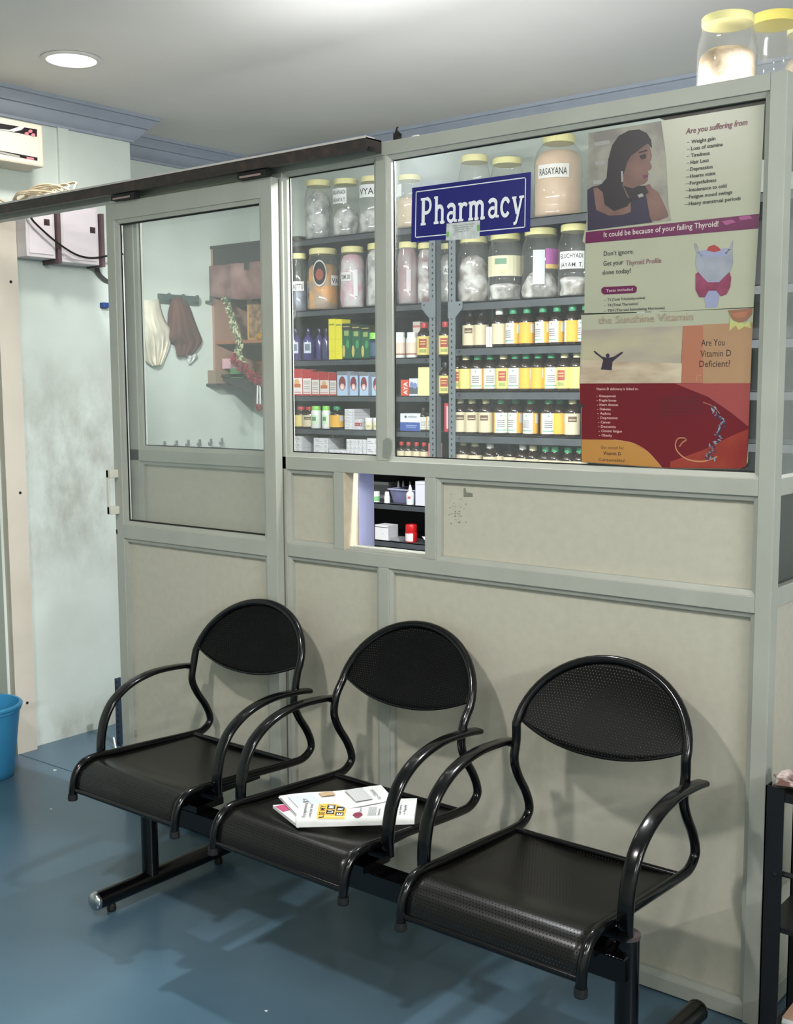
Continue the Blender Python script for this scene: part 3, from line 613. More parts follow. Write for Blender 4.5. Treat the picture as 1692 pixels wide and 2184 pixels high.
# ------------------------------------------------------------------ bottles (each kind built once, then copied)
M_amber = mat('amber_glass', (34, 20, 12), .12, coat=.4)
CAPS = {'g': (58, 150, 104), 'c': (222, 214, 168), 'k': (34, 30, 30), 'r': (178, 44, 40), 'w': (228, 228, 222)}
LABW, LABO, LABY, LABC = (206, 208, 204), (222, 170, 62), (218, 200, 118), (206, 194, 162)
def kind_label(k):
    return {'wo': 'white and orange', 'w': 'white', 'o': 'orange', 'y': 'yellow', 'b': 'cream brown-boxed', 'r': 'cream red-boxed', 'c': 'plain cream'}[k]
PROT = {}
def bottle_proto(cap, lab, R=.031, H=.155):
    k = (cap, lab, R, H)
    if k in PROT: return PROT[k]
    s = H/.155; q = R/.031; out = []
    def mk(b, name, mats, smooth=True, par=0):
        o = b.build(name, mats, None, smooth=smooth); me = o.data; bpy.data.objects.remove(o); out.append((name, me, par))
    b = B(); b.lathe([(0, 0), (.028*q, 0), (.031*q, .003*s), (.031*q, .098*s), (.029*q, .107*s), (.02*q, .119*s), (.0135*q, .126*s), (.0125*q, .135*s), (.0125*q, .14*s)], 24, caps=False); mk(b, 'glass_body', M_amber)
    b = B(); b.lathe([(.0148*q, .131*s), (.0155*q, .133*s), (.0155*q, .153*s), (.0145*q, .155*s), (0, .155*s)], 28, ridge=(1, 2)); mk(b, 'cap', mat('cap_'+cap, CAPS[cap], .4), 40)
    b = B(); r_ = R+.0005; z0, z1 = .011*s, .094*s; A = math.radians; c = (0, 0)
    base = {'wo': LABO, 'w': LABO, 'o': LABO, 'y': LABY, 'b': LABC, 'r': LABY, 'c': LABC}[lab]
    patch(b, c, r_, z0, z1, -PI, PI, 0, 28); ms = [mat('lab_%d' % base[2], base, .6)]
    def extra(a0, a1, v0, v1, colr, dr=.0003):
        if colr not in [x.name for x in ms]: ms.append(colr)
        patch(b, c, r_+dr, z0+(z1-z0)*v0, z0+(z1-z0)*v1, A(a0), A(a1), len(ms)-1, 6)
    wm, gm, tm, bm_, rm = mat('lab_white', LABW, .6), mat('lab_green', (90, 160, 130), .6), mat('lab_print', (104, 110, 108), .6), mat('lab_brown', (96, 74, 60), .6), mat('lab_red', (160, 66, 56), .6)
    if lab in ('wo', 'w', 'o'):
        a0, a1 = {'wo': (-95, 8), 'w': (-52, 52), 'o': (-150, -70)}[lab]
        extra(a0, a1, 0, 1, wm); extra(a0+8, a1-8, .12, .16, gm, .0006)
        for v in (.3, .4, .5, .6): extra(a0+22, a1-24, v, v+.035, tm, .0006)
        extra(a0+(a1-a0)*.46, a0+(a1-a0)*.56, .82, .9, gm, .0006)
        if lab != 'w': extra(28, 66, .5, .94, wm)
    elif lab == 'b':
        extra(-34, 30, .6, .86, bm_); extra(-28, 24, .68, .72, mat('lab_pale', LABC, .6), .0006); extra(30, 60, .12, .3, mat('lab_tan', (206, 196, 170), .6))
    elif lab == 'r':
        extra(-40, 20, .38, .86, rm); extra(-32, 12, .7, .74, mat('lab_lemon', LABY, .6), .0006); extra(-32, 12, .56, .6, mat('lab_lemon', LABY, .6), .0006); extra(-36, 16, .12, .3, mat('lab_leaf', (150, 160, 90), .6))
    elif lab == 'y': extra(38, 80, .1, .5, mat('lab_tan2', (222, 206, 140), .6))
    mk(b, 'label', ms, False)
    PROT[k] = out; return out
ORD = ['first', 'second', 'third', 'fourth', 'fifth', 'sixth', 'seventh', 'eighth', 'ninth', 'tenth', 'eleventh', 'twelfth']
CN = {'g': 'green-capped', 'c': 'cream-capped', 'k': 'dark-capped', 'r': 'red-capped', 'w': 'white-capped'}
def bottle(px, pyb, zb, cap, lab, idx, row, group, R=.031, H=.155, yf=YR0+.012, rot=0):
    p = U(px, pyb, 'y', yf+R)
    t = thing('syrup_bottle', '%s bottle with %s label, %s in %s' % (CN[cap], kind_label(lab), idx, row), 'bottle', (p.x, yf+R, zb), group, rz=VA+math.radians(rot))
    for name, me, _ in bottle_proto(cap, lab, R, H):
        o = bpy.data.objects.new(name, me); COL.objects.link(o); o.parent = t
    return t
K = 4.1268
rows = [
 (1.665, 735, 'the middle rack’s first bottle row', [(670, 'k', 'b', -8), (772, 'k', 'c', 8), (930, 'w', 'c', 0), (1052, 'g', 'wo', 0), (1172, 'g', 'o', 0), (1312, 'g', 'wo', 0), (1436, 'g', 'wo', 0), (1572, 'g', 'o', 20), (1690, 'g', 'wo', 0)]),
 (1.484, 835, 'the middle rack’s second bottle row', [(560, 'k', 'r', 30), (636, 'c', 'y', 0), (738, 'g', 'wo', 30), (850, 'g', 'w', 0), (966, 'c', 'r', 0), (1070, 'g', 'w', -18), (1166, 'g', 'o', 0), (1272, 'g', 'o', 0), (1386, 'g', 'w', 0), (1502, 'c', 'r', -20), (1612, 'c', 'y', 0), (1715, 'c', 'y', 0)]),
 (1.303, 930, 'the middle rack’s third bottle row', [(588, 'c', 'b', 0), (690, 'c', 'b', 0), (812, 'c', 'b', -12), (946, 'g', 'w', 0), (1072, 'g', 'wo', 0), (1206, 'g', 'wo', 6), (1362, 'g', 'w', 0), (1462, 'g', 'o', 0), (1572, 'c', 'b', 0)]),
]
for zb, pyb, rn, items in rows:
    for i, (cx, cap, lab, rot) in enumerate(items):
        bottle(840+cx/K, pyb, zb, cap, lab, ORD[i], rn, 'syrup bottles on the middle rack', yf=YR0+.012+(.02 if cx in (670, 772, 1072, 1462) else 0), rot=rot)
for i, (cx, cap, H) in enumerate([(612, 'c', .155), (716, 'c', .152), (850, 'w', .146), (910, 'k', .15), (1030, 'k', .145), (1136, 'w', .145), (1226, 'c', .142), (1340, 'g', .14), (1420, 'g', .14), (1535, 'g', .138), (1640, 'g', .14)]):
    bottle(840+cx/K, 1000, 1.125, cap, 'c', ORD[i], 'the bottle row just above the sill', 'bottles just above the window sill', H=H, yf=YR0+.012+(.03 if cap == 'k' else 0))
# red-capped square-shouldered bottles of the left rack
bottle(906, 760, 1.63, 'r', 'r', 'alone', 'the left rack, right of two white tubs', 'syrup bottles on the left rack', R=.034, H=.148)
bottle(951, 755, 1.63, 'r', 'r', 'glimpsed', 'the gap between the rack uprights, upper', 'syrup bottles on the left rack', R=.032, H=.148)
bottle(951, 838, 1.466, 'k', 'r', 'glimpsed', 'the gap between the rack uprights, lower', 'syrup bottles on the left rack', R=.032, H=.14)
bottle(637+6, 911, 1.313, 'r', 'y', 'first', 'the red-capped pair low on the left rack', 'syrup bottles on the left rack', R=.037, H=.1)
bottle(655+6, 911, 1.313, 'r', 'b', 'second', 'the red-capped pair low on the left rack', 'syrup bottles on the left rack', R=.037, H=.1)
bottle(720, 915, 1.313, 'g', 'o', 'alone', 'the left rack right of the white bottles', 'syrup bottles on the left rack', R=.037, H=.103, yf=YR0+.02)
for i, px in enumerate((857, 872, 889, 905)): bottle(px, 1000, 1.165, 'r', 'c', ORD[i], 'the small row at the left sill corner', 'small red-capped bottles at the sill', R=.02, H=.098)
for i, (px, h) in enumerate(((904, .1), (919, .105))): bottle(px, 925, 1.313, 'k', 'w', ORD[i], 'the tiny pair beside the blue and white carton', 'tiny bottles beside the blue carton', R=.019, H=h)

# ------------------------------------------------------------------ white plastic bottles, purple bottles
def lathe_thing(name, label, cat, px0, px1, pyt, pyb, zb, prof, body, capm=None, caps=None, band=None, group=None, yf=YR0+.012, ridge=None):
    x, y, R = spot(px0, px1, pyb, zb, yf); H = zat((px0+px1)/2, pyt, y)-zb
    t = thing(name, label, cat, (x, y, zb), group)
    b = B(); b.lathe([(0, 0)]+[(r*R, z*H) for r, z in prof], 24, (x, y, zb), caps=False); b.build('body', body, t, smooth=40)
    if caps: b = B(); b.lathe([(r*R, z*H) for r, z in caps]+[(0, caps[-1][1]*H)], 28, (x, y, zb), ridge=ridge, caps=False); b.build('cap', capm, t, smooth=40)
    if band:
        b = B(); ms = []
        for (a0, a1, z0, z1, c) in band: patch(b, (x, y), R*1.004+.0004+.0002*len(ms), zb+z0*H, zb+z1*H, VA+math.radians(a0), VA+math.radians(a1), len(ms), 10); ms.append(mat('band_%d_%d_%d' % c, c, .6))
        b.build('label', ms, t)
    return t
TUBP = [(.95, .0), (1, .02), (1, .72), (.9, .8), (.8, .82)]; TUBC = [(.82, .8), (.84, .82), (.84, .98), (.8, 1)]
M_hdpe = mat('white_plastic', (224, 228, 222), .4)
for i, (a, c) in enumerate(((853, 866), (866.5, 891))):
    lathe_thing('supplement_bottle', 'white tub with pinkish label, %s of two, right of the mullion' % ('left' if i == 0 else 'right'), 'bottle', a-(12 if i == 0 else 0), c, 709, 760, 1.63, TUBP, M_hdpe, M_wht, TUBC, [(-80, 80, .12, .6, (222, 200, 184)), (-80, 80, .12, .17, (150, 90, 76))], 'white tubs on the left rack')
M_lime = mat('lime_cap', (140, 214, 90), .4)
for i, (a, c) in enumerate(((664, 687), (687, 706))):
    lathe_thing('supplement_bottle', 'white bottle with lime-green cap, %s of two, low on left rack' % ('left' if i == 0 else 'right'), 'bottle', a, c, 866, 914, 1.313, TUBP, M_hdpe, M_lime, TUBC, [(-50, 20, .2, .6, (196, 222, 190)), (-42, 4, .34, .52, (96, 140, 96))], 'lime-capped white bottles')
M_purp = mat('purple_plastic', (62, 54, 104), .2, coat=.4)
PUR = [(.95, 0), (1, .02), (1, .6), (.85, .68), (.42, .76), (.38, .8)]; PUC = [(.42, .79), (.46, .81), (.44, .97), (.38, 1)]
for i, (a, c, fy) in enumerate(((618, 645, 0), (646, 672, 0), (672, 690, .05), (688, 703, .01))):
    lathe_thing('purple_bottle', 'glossy purple bottle with dark cap, %s from left on the left rack' % ORD[i], 'bottle', a, c+(3 if i > 1 else 0), 700, 768, 1.63, PUR, M_purp, mat('navy_cap', (36, 34, 62), .2), PUC, ([(-38, 34, .22, .56, (186, 190, 206)), (-26, 22, .3, .5, (92, 110, 120))] if i < 2 else None), 'purple bottles on the left rack', yf=YR0+.015+fy)
lathe_thing('syrup_bottle', 'navy bottle with bright lime cap beside the green cartons', 'bottle', 788, 812, 710, 766, 1.63, PUR, mat('navy_bottle', (34, 52, 78), .3), M_lime, [(.6, .74), (.95, .76), (.95, .98), (.9, 1)], [(-60, 60, .1, .6, (60, 90, 110))], yf=YR0+.012)
for i, (a, c) in enumerate(((779, 796), (796, 812))):
    lathe_thing('pill_pot', 'small cream-white pot, %s of two, beside the mullion low down' % ('left' if i == 0 else 'right'), 'pot', a, c, 891, 917, 1.313, [(.95, 0), (1, .03), (1, .62), (.95, .66)], mat('cream_pot', (226, 220, 186), .5), M_wht, [(1, .64), (1.02, .67), (1.02, .97), (.96, 1)], [(-30, 20, .2, .4, (180, 180, 120))], 'small pots on the left rack')

# ------------------------------------------------------------------ cartons
def carton(label, a, c, pyt, pyb, zb, base, pats=(), texts=(), yf=YR0+.01, dep=.09, group='cartons on the left rack', name='carton', z1=None, side=None):
    pl = U(a, pyb, 'y', yf); pr_ = U(c, pyb, 'y', yf); zt = z1 or zat((a+c)/2, pyt, yf); W = pr_.x-pl.x; Hh = zt-zb
    b = B(); b.box((pl.x+.0006, yf, zb), (pr_.x-.0006, yf+dep, zt)); ms = [mat('card_%d_%d_%d' % base, base, .55)]
    if side:
        b.quad([(pr_.x-.0003, yf+.001, zb+.001), (pr_.x-.0003, yf+dep-.001, zb+.001), (pr_.x-.0003, yf+dep-.001, zt-.001), (pr_.x-.0003, yf+.001, zt-.001)], 1); ms.append(mat('card_%d_%d_%d' % side, side, .55))
    for q, (u0, v0, u1, v1, cc) in enumerate(pats):
        yy = yf-.0003-.00005*q
        if len(cc) == 4:    # ellipse
            n = 16; b.quad([(pl.x+W*((u0+u1)/2+(u1-u0)/2*math.cos(2*PI*i/n)), yy, zb+Hh*((v0+v1)/2+(v1-v0)/2*math.sin(2*PI*i/n))) for i in range(n)], len(ms))
        else: b.quad([(pl.x+W*u0, yy, zb+Hh*v0), (pl.x+W*u1, yy, zb+Hh*v0), (pl.x+W*u1, yy, zb+Hh*v1), (pl.x+W*u0, yy, zb+Hh*v1)], len(ms))
        ms.append(mat('card_%d_%d_%d' % cc[:3], cc[:3], .55))
    for (body, u0, v0, u1, hh, cc, vert) in texts:
        if vert: text(b, body, lambda s, t_: (pl.x+W*u0-t_, yf-.0009, zb+Hh*v0+s), Hh*(u1), W*hh, len(ms), .02)
        else: text(b, body, lambda s, t_: (pl.x+W*u0+s, yf-.0009, zb+Hh*v0+t_), W*(u1-u0), Hh*hh, len(ms), .02)
        ms.append(mat('card_%d_%d_%d' % cc, cc, .55))
    o = b.build(name, ms, None); o.data.transform(Matrix.Translation((-(pl.x+pr_.x)/2, -yf, -zb))); o.location = ((pl.x+pr_.x)/2, yf, zb)
    return tag(o, label, 'box', group)
for i, (a, c) in enumerate(((701.7, 715.5), (715.8, 730))):
    carton('tall bright yellow carton, %s of the yellow pair' % ('left' if i == 0 else 'right'), a, c, 680+i, 767, 1.63, (232, 222, 32), [(.1, .84, .9, .88, (150, 150, 50)), (.02, .2, .98, .21, (206, 196, 40)), (.02, .5, .98, .51, (206, 196, 40))], yf=YR0+.008, dep=.06, group='tall yellow cartons')
for i, (a, c) in enumerate(((730.5, 749), (750, 770), (770.5, 790))):
    carton('dark green carton with gold figure, %s from left' % ORD[i], a, c, 690+i*2, 766, 1.63, (24, 92, 62), [(0, .82, 1, 1, (28, 40, 30)), (.08, .9, .85, .93, (170, 160, 90)), (.25, .66, .75, .8, (150, 168, 96)), (.04, .06, .34, .4, (206, 188, 110, 1)), (.45, .3, .8, .55, (60, 150, 90, 1)), (0, 0, 1, .03, (20, 40, 30))], yf=YR0+.01+.004*i, dep=.06, group='green cartons', side=(60, 60, 40))
RW = [(616, 622.5, 0), (623, 645, 1), (645.5, 664, 0), (664.5, 681, 0), (681.5, 702, 1), (702.5, 718, 0)]
for i, (a, c, lg) in enumerate(RW):
    pats = [(0, .66, 1, 1, (172, 44, 46)), (0, 0, 1, .06, (190, 70, 66)), (.1, .1, .9, .14, (206, 150, 140))]
    if lg: pats += [(.25, .38, .75, .62, (214, 170, 120, 1)), (.15, .3, .85, .44, (196, 110, 60))]
    else: pats += [(.15, .42, .85, .58, (196, 190, 182)), (.15, .24, .85, .28, (170, 170, 160)), (.15, .32, .85, .36, (170, 170, 160))]
    carton('red and white carton, %s from left on the third shelf' % ORD[i], a, c, 786+(4 if i > 2 else 0)+i, 843, 1.466, (226, 220, 216), pats, yf=YR0+.01+.006*i, dep=.1, group='red and white cartons', side=(160, 48, 46))
for i, (a, c) in enumerate(((719.5, 741.5), (745, 764), (767, 786), (786.5, 793), (793.5, 812))):
    carton('pale blue carton with dark red circle, %s from left' % ORD[i], a, c, 792+i, 843, 1.466, (176, 200, 226), [(0, .84, 1, 1, (120, 124, 130)), (.16, .2, .84, .8, (124, 44, 58, 1)), (.28, .22, .72, .5, (232, 170, 160, 1)), (.38, .26, .62, .42, (236, 226, 220, 1))], yf=YR0+.01+(.02 if i in (1, 3) else 0), dep=.05, group='pale blue cartons', side=(150, 160, 176))
# stack of small white cartons (low left)
st = [(735.5, 757, 911.3, 916, 6), (757.5, 768, 899, 916, 3)]
def whitestack(lab, a, c, zb, n, h, yf=YR0+.01, group='small white cartons stacked on the left rack', red=None, seg=1):
    for k in range(n):
        for s_ in range(seg):
            aa = a+(c-a)*s_/seg; cc = a+(c-a)*(s_+1)/seg-.4
            carton('%s, %s' % (lab, ('column %s, ' % ORD[s_] if seg > 1 else '')+('bottom' if k == 0 else 'top' if k == n-1 else '%s from the bottom' % ORD[k])), aa+random.uniform(-.3, .3), cc, 0, 930, zb+k*h, (222, 222, 224) if red != k else (176, 60, 60), [(.08, .3, .6, .42, (170, 172, 180)), (.08, .55, .4, .66, (150, 152, 166)), (.75, .2, .92, .8, (196, 196, 204))], z1=zb+(k+1)*h-.0008, yf=yf+random.uniform(0, .004), group=group, dep=.11, name='medicine_box', side=(196, 196, 200))
whitestack('flat white box in six-high stack', 735.5, 757, 1.313, 6, .0155)
whitestack('flat box in short stack with one red box', 757.5, 773, 1.313, 3, .0155, red=1)
whitestack('white box in stack at sill, far left', 621, 645, 1.165, 4, .0275, seg=2)
whitestack('white box in wider stack near sill', 669, 700, 1.165, 4, .026, yf=YR0+.02)
whitestack('white box in long row above sill', 702, 738, 1.165, 2, .026, seg=3, yf=YR0+.01)
whitestack('white box in tall block above sill', 739, 782, 1.165, 4, .026, seg=5, yf=YR0+.01)
whitestack('white box in block beside mullion', 783, 806, 1.165, 3, .037, seg=1, yf=YR0+.01)
# right strip of the left rack
carton('white carton glimpsed behind the red-capped bottle', 881, 896, 686, 760, 1.63, (214, 206, 196), [(0, .84, 1, .9, (200, 120, 100)), (0, .6, 1, .62, (200, 150, 130))], yf=YR0+.09, group='cartons right of the mullion')
carton('red carton with white letters beside the window mullion', 855, 872, 810, 840, 1.466, (206, 76, 46), (), [('AYA', .86, .06, .8, .5, (232, 224, 216), 1)], dep=.07, group='cartons right of the mullion')
carton('small carton with blue mountain picture beside the red carton', 873, 891, 807, 840, 1.466, (204, 210, 222), [(0, .1, 1, .5, (84, 92, 96)), (.1, .45, .5, .8, (110, 128, 176, 1)), (.4, .4, .95, .75, (120, 134, 180, 1))], dep=.07, group='cartons right of the mullion')
carton('plain pale yellow carton right of the mountain carton', 892, 921, 783, 832, 1.466, (226, 220, 160), [(.02, .96, .98, 1, (206, 200, 140)), (.2, .4, .22, .6, (206, 200, 140))], dep=.08, yf=YR0+.012, group='cartons right of the mullion')
carton('white and blue carton low beside the mullion', 854, 896, 882, 918, 1.313, (220, 222, 226), [(0, 0, 1, .5, (56, 84, 158)), (.22, .74, .34, .88, (60, 56, 70, 1)), (.3, .3, .85, .33, (170, 186, 220)), (.3, .2, .8, .23, (170, 186, 220))], [('ARSHA', .4, .76, .86, .12, (120, 124, 136), 0)], dep=.1, group='cartons right of the mullion')
carton('thin red and white carton between the rack uprights', 948, 960, 860, 920, 1.313, (196, 50, 66), [(.4, .1, .7, .9, (220, 190, 196))], dep=.08, yf=YR0+.03, group='cartons right of the mullion')
carton('small pink carton at the foot of the left upright', 914, 929, 960, 1000, 1.165, (226, 120, 120), [(.1, .5, .9, .55, (240, 200, 190))], dep=.05, yf=YR0+.01, z1=1.262, group='cartons right of the mullion')
for i, (cx, a, c) in enumerate(((0, 1037, 1044), (0, 1044.5, 1053))):
    carton('narrow white carton among the first bottle row, %s one' % ('left' if i == 0 else 'right'), a, c, 697, 735, 1.665, (220, 214, 200), [(.3, .2, .7, .8, (206, 196, 176))], dep=.05, yf=YR0+.02, group='narrow white cartons on the middle rack')

# ------------------------------------------------------------------ things seen through the hatch
ZH1, ZH2 = .988, .82
k2 = 5.2875
def hp(x): return 680+x/k2
PB = mat('food_box_plastic', (170, 172, 190), .25)
lathe_thing('ointment_tub', 'small round white tub with green band in the hatch', 'tub', hp(598), hp(690), 980+360/k2, 1067, ZH1, [(1, 0), (1, .7), (.96, .72)], M_hdpe, M_wht, [(1.02, .7), (1.03, .72), (1.03, .98), (.98, 1)], [(-80, 80, .1, .55, (130, 190, 130))])
lathe_thing('ointment_tub', 'small plain white pot beside the green-banded tub in the hatch', 'tub', hp(738), hp(805), 980+362/k2, 1067, ZH1, [(1, 0), (.92, .6), (.8, .65)], M_hdpe, M_wht, [(.84, .62), (.86, .65), (.7, .98), (.6, 1)])
def droppers(lab, a, c, pt, yf):
    lathe_thing('dropper_bottle', lab, 'bottle', a, c, pt, 1070, ZH1, [(.95, 0), (1, .03), (1, .55), (.8, .62), (.4, .65)], M_hdpe, M_wht, [(.45, .63), (.5, .66), (.42, .8), (.2, .97), (.1, 1)], [(-50, 40, .08, .5, (206, 206, 210)), (-30, 10, .3, .42, (180, 90, 90))], 'dropper bottles in the hatch', yf=yf)
droppers('white dropper bottle standing in front of the clear tray', hp(988), hp(1078), 980+285/k2, YR0+.012)
droppers('white dropper bottle inside the clear tray, left', hp(870), hp(930), 980+243/k2, YR0+.14)
droppers('white dropper bottle inside the clear tray, middle', hp(925), hp(985), 980+238/k2, YR0+.18)
droppers('white dropper bottle inside the clear tray, right', hp(1002), hp(1060), 980+243/k2, YR0+.2)
tray = thing('plastic_tray', 'clear plastic food tray with a raised rim behind the dropper bottle', 'tray', (U(830, 1066, 'y', YR0+.1).x, YR0+.1, ZH1))
xa, xb = U(hp(790), 1066, 'y', YR0+.03).x, U(hp(1075), 1066, 'y', YR0+.03).x
b = B(); zt = zat(820, 980+330/k2, YR0+.03)
b.add([(xa+.012, YR0+.05, ZH1+.001), (xb-.012, YR0+.05, ZH1+.001), (xb-.012, YR0+.22, ZH1+.001), (xa+.012, YR0+.22, ZH1+.001), (xa, YR0+.035, zt), (xb, YR0+.035, zt), (xb, YR0+.24, zt), (xa, YR0+.24, zt)], [(0, 1, 2, 3), (0, 1, 5, 4), (1, 2, 6, 5), (2, 3, 7, 6), (3, 0, 4, 7)])
b.build('tray_body', clear('tray_plastic', (215, 215, 240), .18, (190, 190, 215)), tray, solid=.001)
b = B(); b.tube([(xa-.004, YR0+.03, zt), (xb+.004, YR0+.03, zt), (xb+.004, YR0+.245, zt), (xa-.004, YR0+.245, zt)], .0035, 6, closed=True); b.build('rim', clear('tray_rim', (240, 240, 250), .4, (200, 200, 215)), tray)
carton('white block carton at the right of the hatch shelf', hp(1090), hp(1230), 980+250/k2, 1071, ZH1, (206, 206, 214), [(0, .86, 1, .9, (180, 180, 190))], dep=.12, yf=YR0+.015, group='cartons in the hatch')
carton('clear-lidded food box lying behind the tubs in the hatch', hp(560), hp(790), 980+250/k2, 1066, ZH1, (120, 120, 124), [(0, .82, 1, 1, (176, 178, 180))], dep=.1, yf=YR0+.17, group='cartons in the hatch')
carton('white carton with open flaps on the lower hatch shelf', hp(635), hp(785), 980+740/k2, 1150, ZH2, (226, 224, 224), [(0, .84, 1, .88, (50, 44, 48)), (.5, .42, .66, .44, (150, 150, 150))], dep=.07, yf=YR0+.01, group='cartons in the hatch', side=(190, 190, 192))
b = B(); pa = U(hp(795), 1150, 'y', YR0+.01); b.box((pa.x, YR0+.02, ZH2), (pa.x+.05, YR0+.09, ZH2+.012)); tag(b.build('blister_strip', mat('foil', (170, 170, 174), .3, metal=.4)), 'flat grey strip lying beside the open white carton in the hatch', 'strip')
for i, (a, c, pt) in enumerate(((978, 1112, 730), (500, 632, 705))):
    lathe_thing('red_pot', 'red-lidded red pot with white label, %s on the lower hatch shelf' % ('right' if i == 0 else 'half hidden at left'), 'pot', hp(a), hp(c), 980+pt/k2, 1152, ZH2, [(.95, 0), (1, .03), (1, .52), (.9, .56)], mat('red_plastic', (180, 26, 30), .3), mat('red_lid', (190, 24, 28), .35), [(.92, .54), (.96, .57), (.96, .95), (.88, 1)], [(-75, 22, .06, .5, (226, 210, 212))], 'red pots in the hatch', yf=YR0+.012)
b = B(); p = U(hp(1165), 1150, 'y', YR0+.03); b.add([(p.x, p.y, ZH2+.03), (p.x+.04, p.y-.01, ZH2+.002), (p.x+.07, p.y+.03, ZH2+.002), (p.x+.03, p.y+.03, ZH2+.028)], [(0, 1, 2, 3)])
tag(b.build('paper_scrap', M_paper, solid=.001), 'curled white paper scrap at the right edge of the lower hatch shelf', 'paper')

# ------------------------------------------------------------------ blue pharmacy sign on the wide window
def gc(name, c, r=.6): return mat(name, c, r)
sg = thing('pharmacy_sign', 'dark blue rectangular sign reading Pharmacy stuck on the wide window', 'sign', (-1.76, .018, 1.97))
ys = .0205
SQ = [U(880, 401, 'y', ys), U(1133, 367, 'y', ys), U(1131, 494, 'y', ys), U(878, 517, 'y', ys)]
def sgp(u, v, d=0):
    p = (SQ[0]*(1-u)+SQ[1]*u)*(1-v)+(SQ[3]*(1-u)+SQ[2]*u)*v; return Vector((p.x, ys-d, p.z))
b = B(); b.add([sgp(0, 0), sgp(1, 0), sgp(1, 1), sgp(0, 1)]+[sgp(0, 0, .0015), sgp(1, 0, .0015), sgp(1, 1, .0015), sgp(0, 1, .0015)], [(0, 1, 2, 3), (4, 5, 6, 7), (0, 1, 5, 4), (1, 2, 6, 5), (2, 3, 7, 6), (3, 0, 4, 7)])
b.build('board', mat('sign_blue', (12, 15, 104), .4), sg)
b = B(); D = .002
def bar(b, u0, v0, u1, v1, mi=0, d=D): b.quad([sgp(u0, v0, d), sgp(u1, v0, d), sgp(u1, v1, d), sgp(u0, v1, d)], mi)
for q in ((.035, .075, .965, .092), (.035, .908, .965, .925), (.035, .075, .042, .925), (.958, .075, .965, .925)): bar(b, *q)
b.build('border_line', mat('sign_white', (226, 228, 232), .5), sg)
# slab letters drawn as strokes, x 0..1 in cell, y 0 (base) .. 1 (x height .68)
def arc(cx, cy, rx, ry, a0, a1, n=12): return [(cx+rx*math.cos(math.radians(a0+(a1-a0)*i/n)), cy+ry*math.sin(math.radians(a0+(a1-a0)*i/n))) for i in range(n+1)]
S_, T_ = .15, .085
LET = {
 'P': (1.0, [([(.26, 0), (.26, 1)], .19), ([(.08, .045), (.46, .045)], .09), ([(.06, .955), (.5, .955)], .09), (arc(.5, .70, .30, .255, 90, -90)+[(.3, .445)], .13), ([(.78, .6), (.79, .8)], .12)]),
 'h': (.92, [([(.24, 0), (.24, 1)], .16), ([(.06, .045), (.42, .045)], .09), ([(.06, .955), (.3, .955)], .09), (arc(.47, .46, .22, .16, 170, 0)+[(.69, 0)], .15), ([(.52, .045), (.86, .045)], .09)]),
 'a': (.86, [(arc(.40, .50, .24, .13, 160, 0)+[(.64, .08)], .15), ([(.62, .05), (.84, .05)], .09), (arc(.40, .20, .22, .155, 60, 330), .12)]),
 'r': (.74, [([(.24, 0), (.24, .64)], .16), ([(.06, .045), (.44, .045)], .09), ([(.06, .62), (.3, .62)], .09), (arc(.50, .44, .22, .17, 160, 40), .13)]),
 'm': (1.34, [([(.22, 0), (.22, .64)], .15), ([(.06, .045), (.40, .045)], .09), ([(.06, .62), (.28, .62)], .09), (arc(.42, .46, .20, .15, 165, 0)+[(.62, 0)], .15), ([(.48, .045), (.78, .045)], .09), (arc(.84, .46, .20, .15, 165, 0)+[(1.04, 0)], .15), ([(.90, .045), (1.22, .045)], .09)]),
 'c': (.80, [(arc(.42, .33, .26, .29, 40, 320, 18), .14), ([(.58, .46), (.66, .56)], .12)]),
 'y': (.86, [([(.20, .6), (.42, .06)], .15), ([(.70, .6), (.42, -.1), (.34, -.24), (.2, -.27)], .11), ([(.06, .62), (.36, .62)], .08), ([(.54, .62), (.86, .62)], .08)])}
b = B(); tot = sum(LET[c][0] for c in 'Pharmacy'); cur = .075; UW = (.955-.075)/tot; BH = .50; BASE = .71
for ch in 'Pharmacy':
    w, strokes = LET[ch]
    for pts, th in strokes:
        for i in range(len(pts)-1):
            (x0, y0), (x1, y1) = pts[i], pts[i+1]; ex = .02 if len(pts) > 3 else 0
            dx, dy = (x1-x0), (y1-y0)*1.25; L_ = math.hypot(dx, dy) or 1; nx, ny = -dy/L_*th*.62, dx/L_*th*.62; tx, ty = dx/L_*ex, dy/L_*ex
            q = [(x0-tx+nx, y0+(-ty+ny)/1.25), (x1+tx+nx, y1+(ty+ny)/1.25), (x1+tx-nx, y1+(ty-ny)/1.25), (x0-tx-nx, y0+(-ty-ny)/1.25)]
            b.quad([sgp(cur+UW*a, BASE-BH*c, D+.000012*len(b.f)) for a, c in q])
    cur += w*UW
b.build('lettering', MATS['sign_white'], sg)
ns = thing('paper_note', 'small whitish paper strip taped under the Pharmacy sign', 'note', (-1.74, .018, 1.9))
b = B(); b.pxpoly([(953, 477), (1024, 470), (1023, 508), (951, 513)], ys-.003); b.build('paper', mat('note_paper', (176, 184, 180), .4, c2=(206, 208, 206), nscale=60), ns, solid=.0004)
b = B()
for k in range(4): wtext(b, ['Where Ayurveda Matters', 'Health and Harmony Care', 'open all days', 'thank you'][k], (966+k*2, 483+k*4.2), 1014-k*5, ys-.0036, .0024)
b.build('print', M_gry, ns)
b = B(); b.pxpoly([(953, 495), (958, 494), (958, 505), (953, 506)], ys-.0036); b.pxpoly([(1018, 480), (1023, 479), (1023, 492), (1018, 493)], ys-.0036); b.build('green_mark', mat('note_green', (110, 170, 90)), ns)

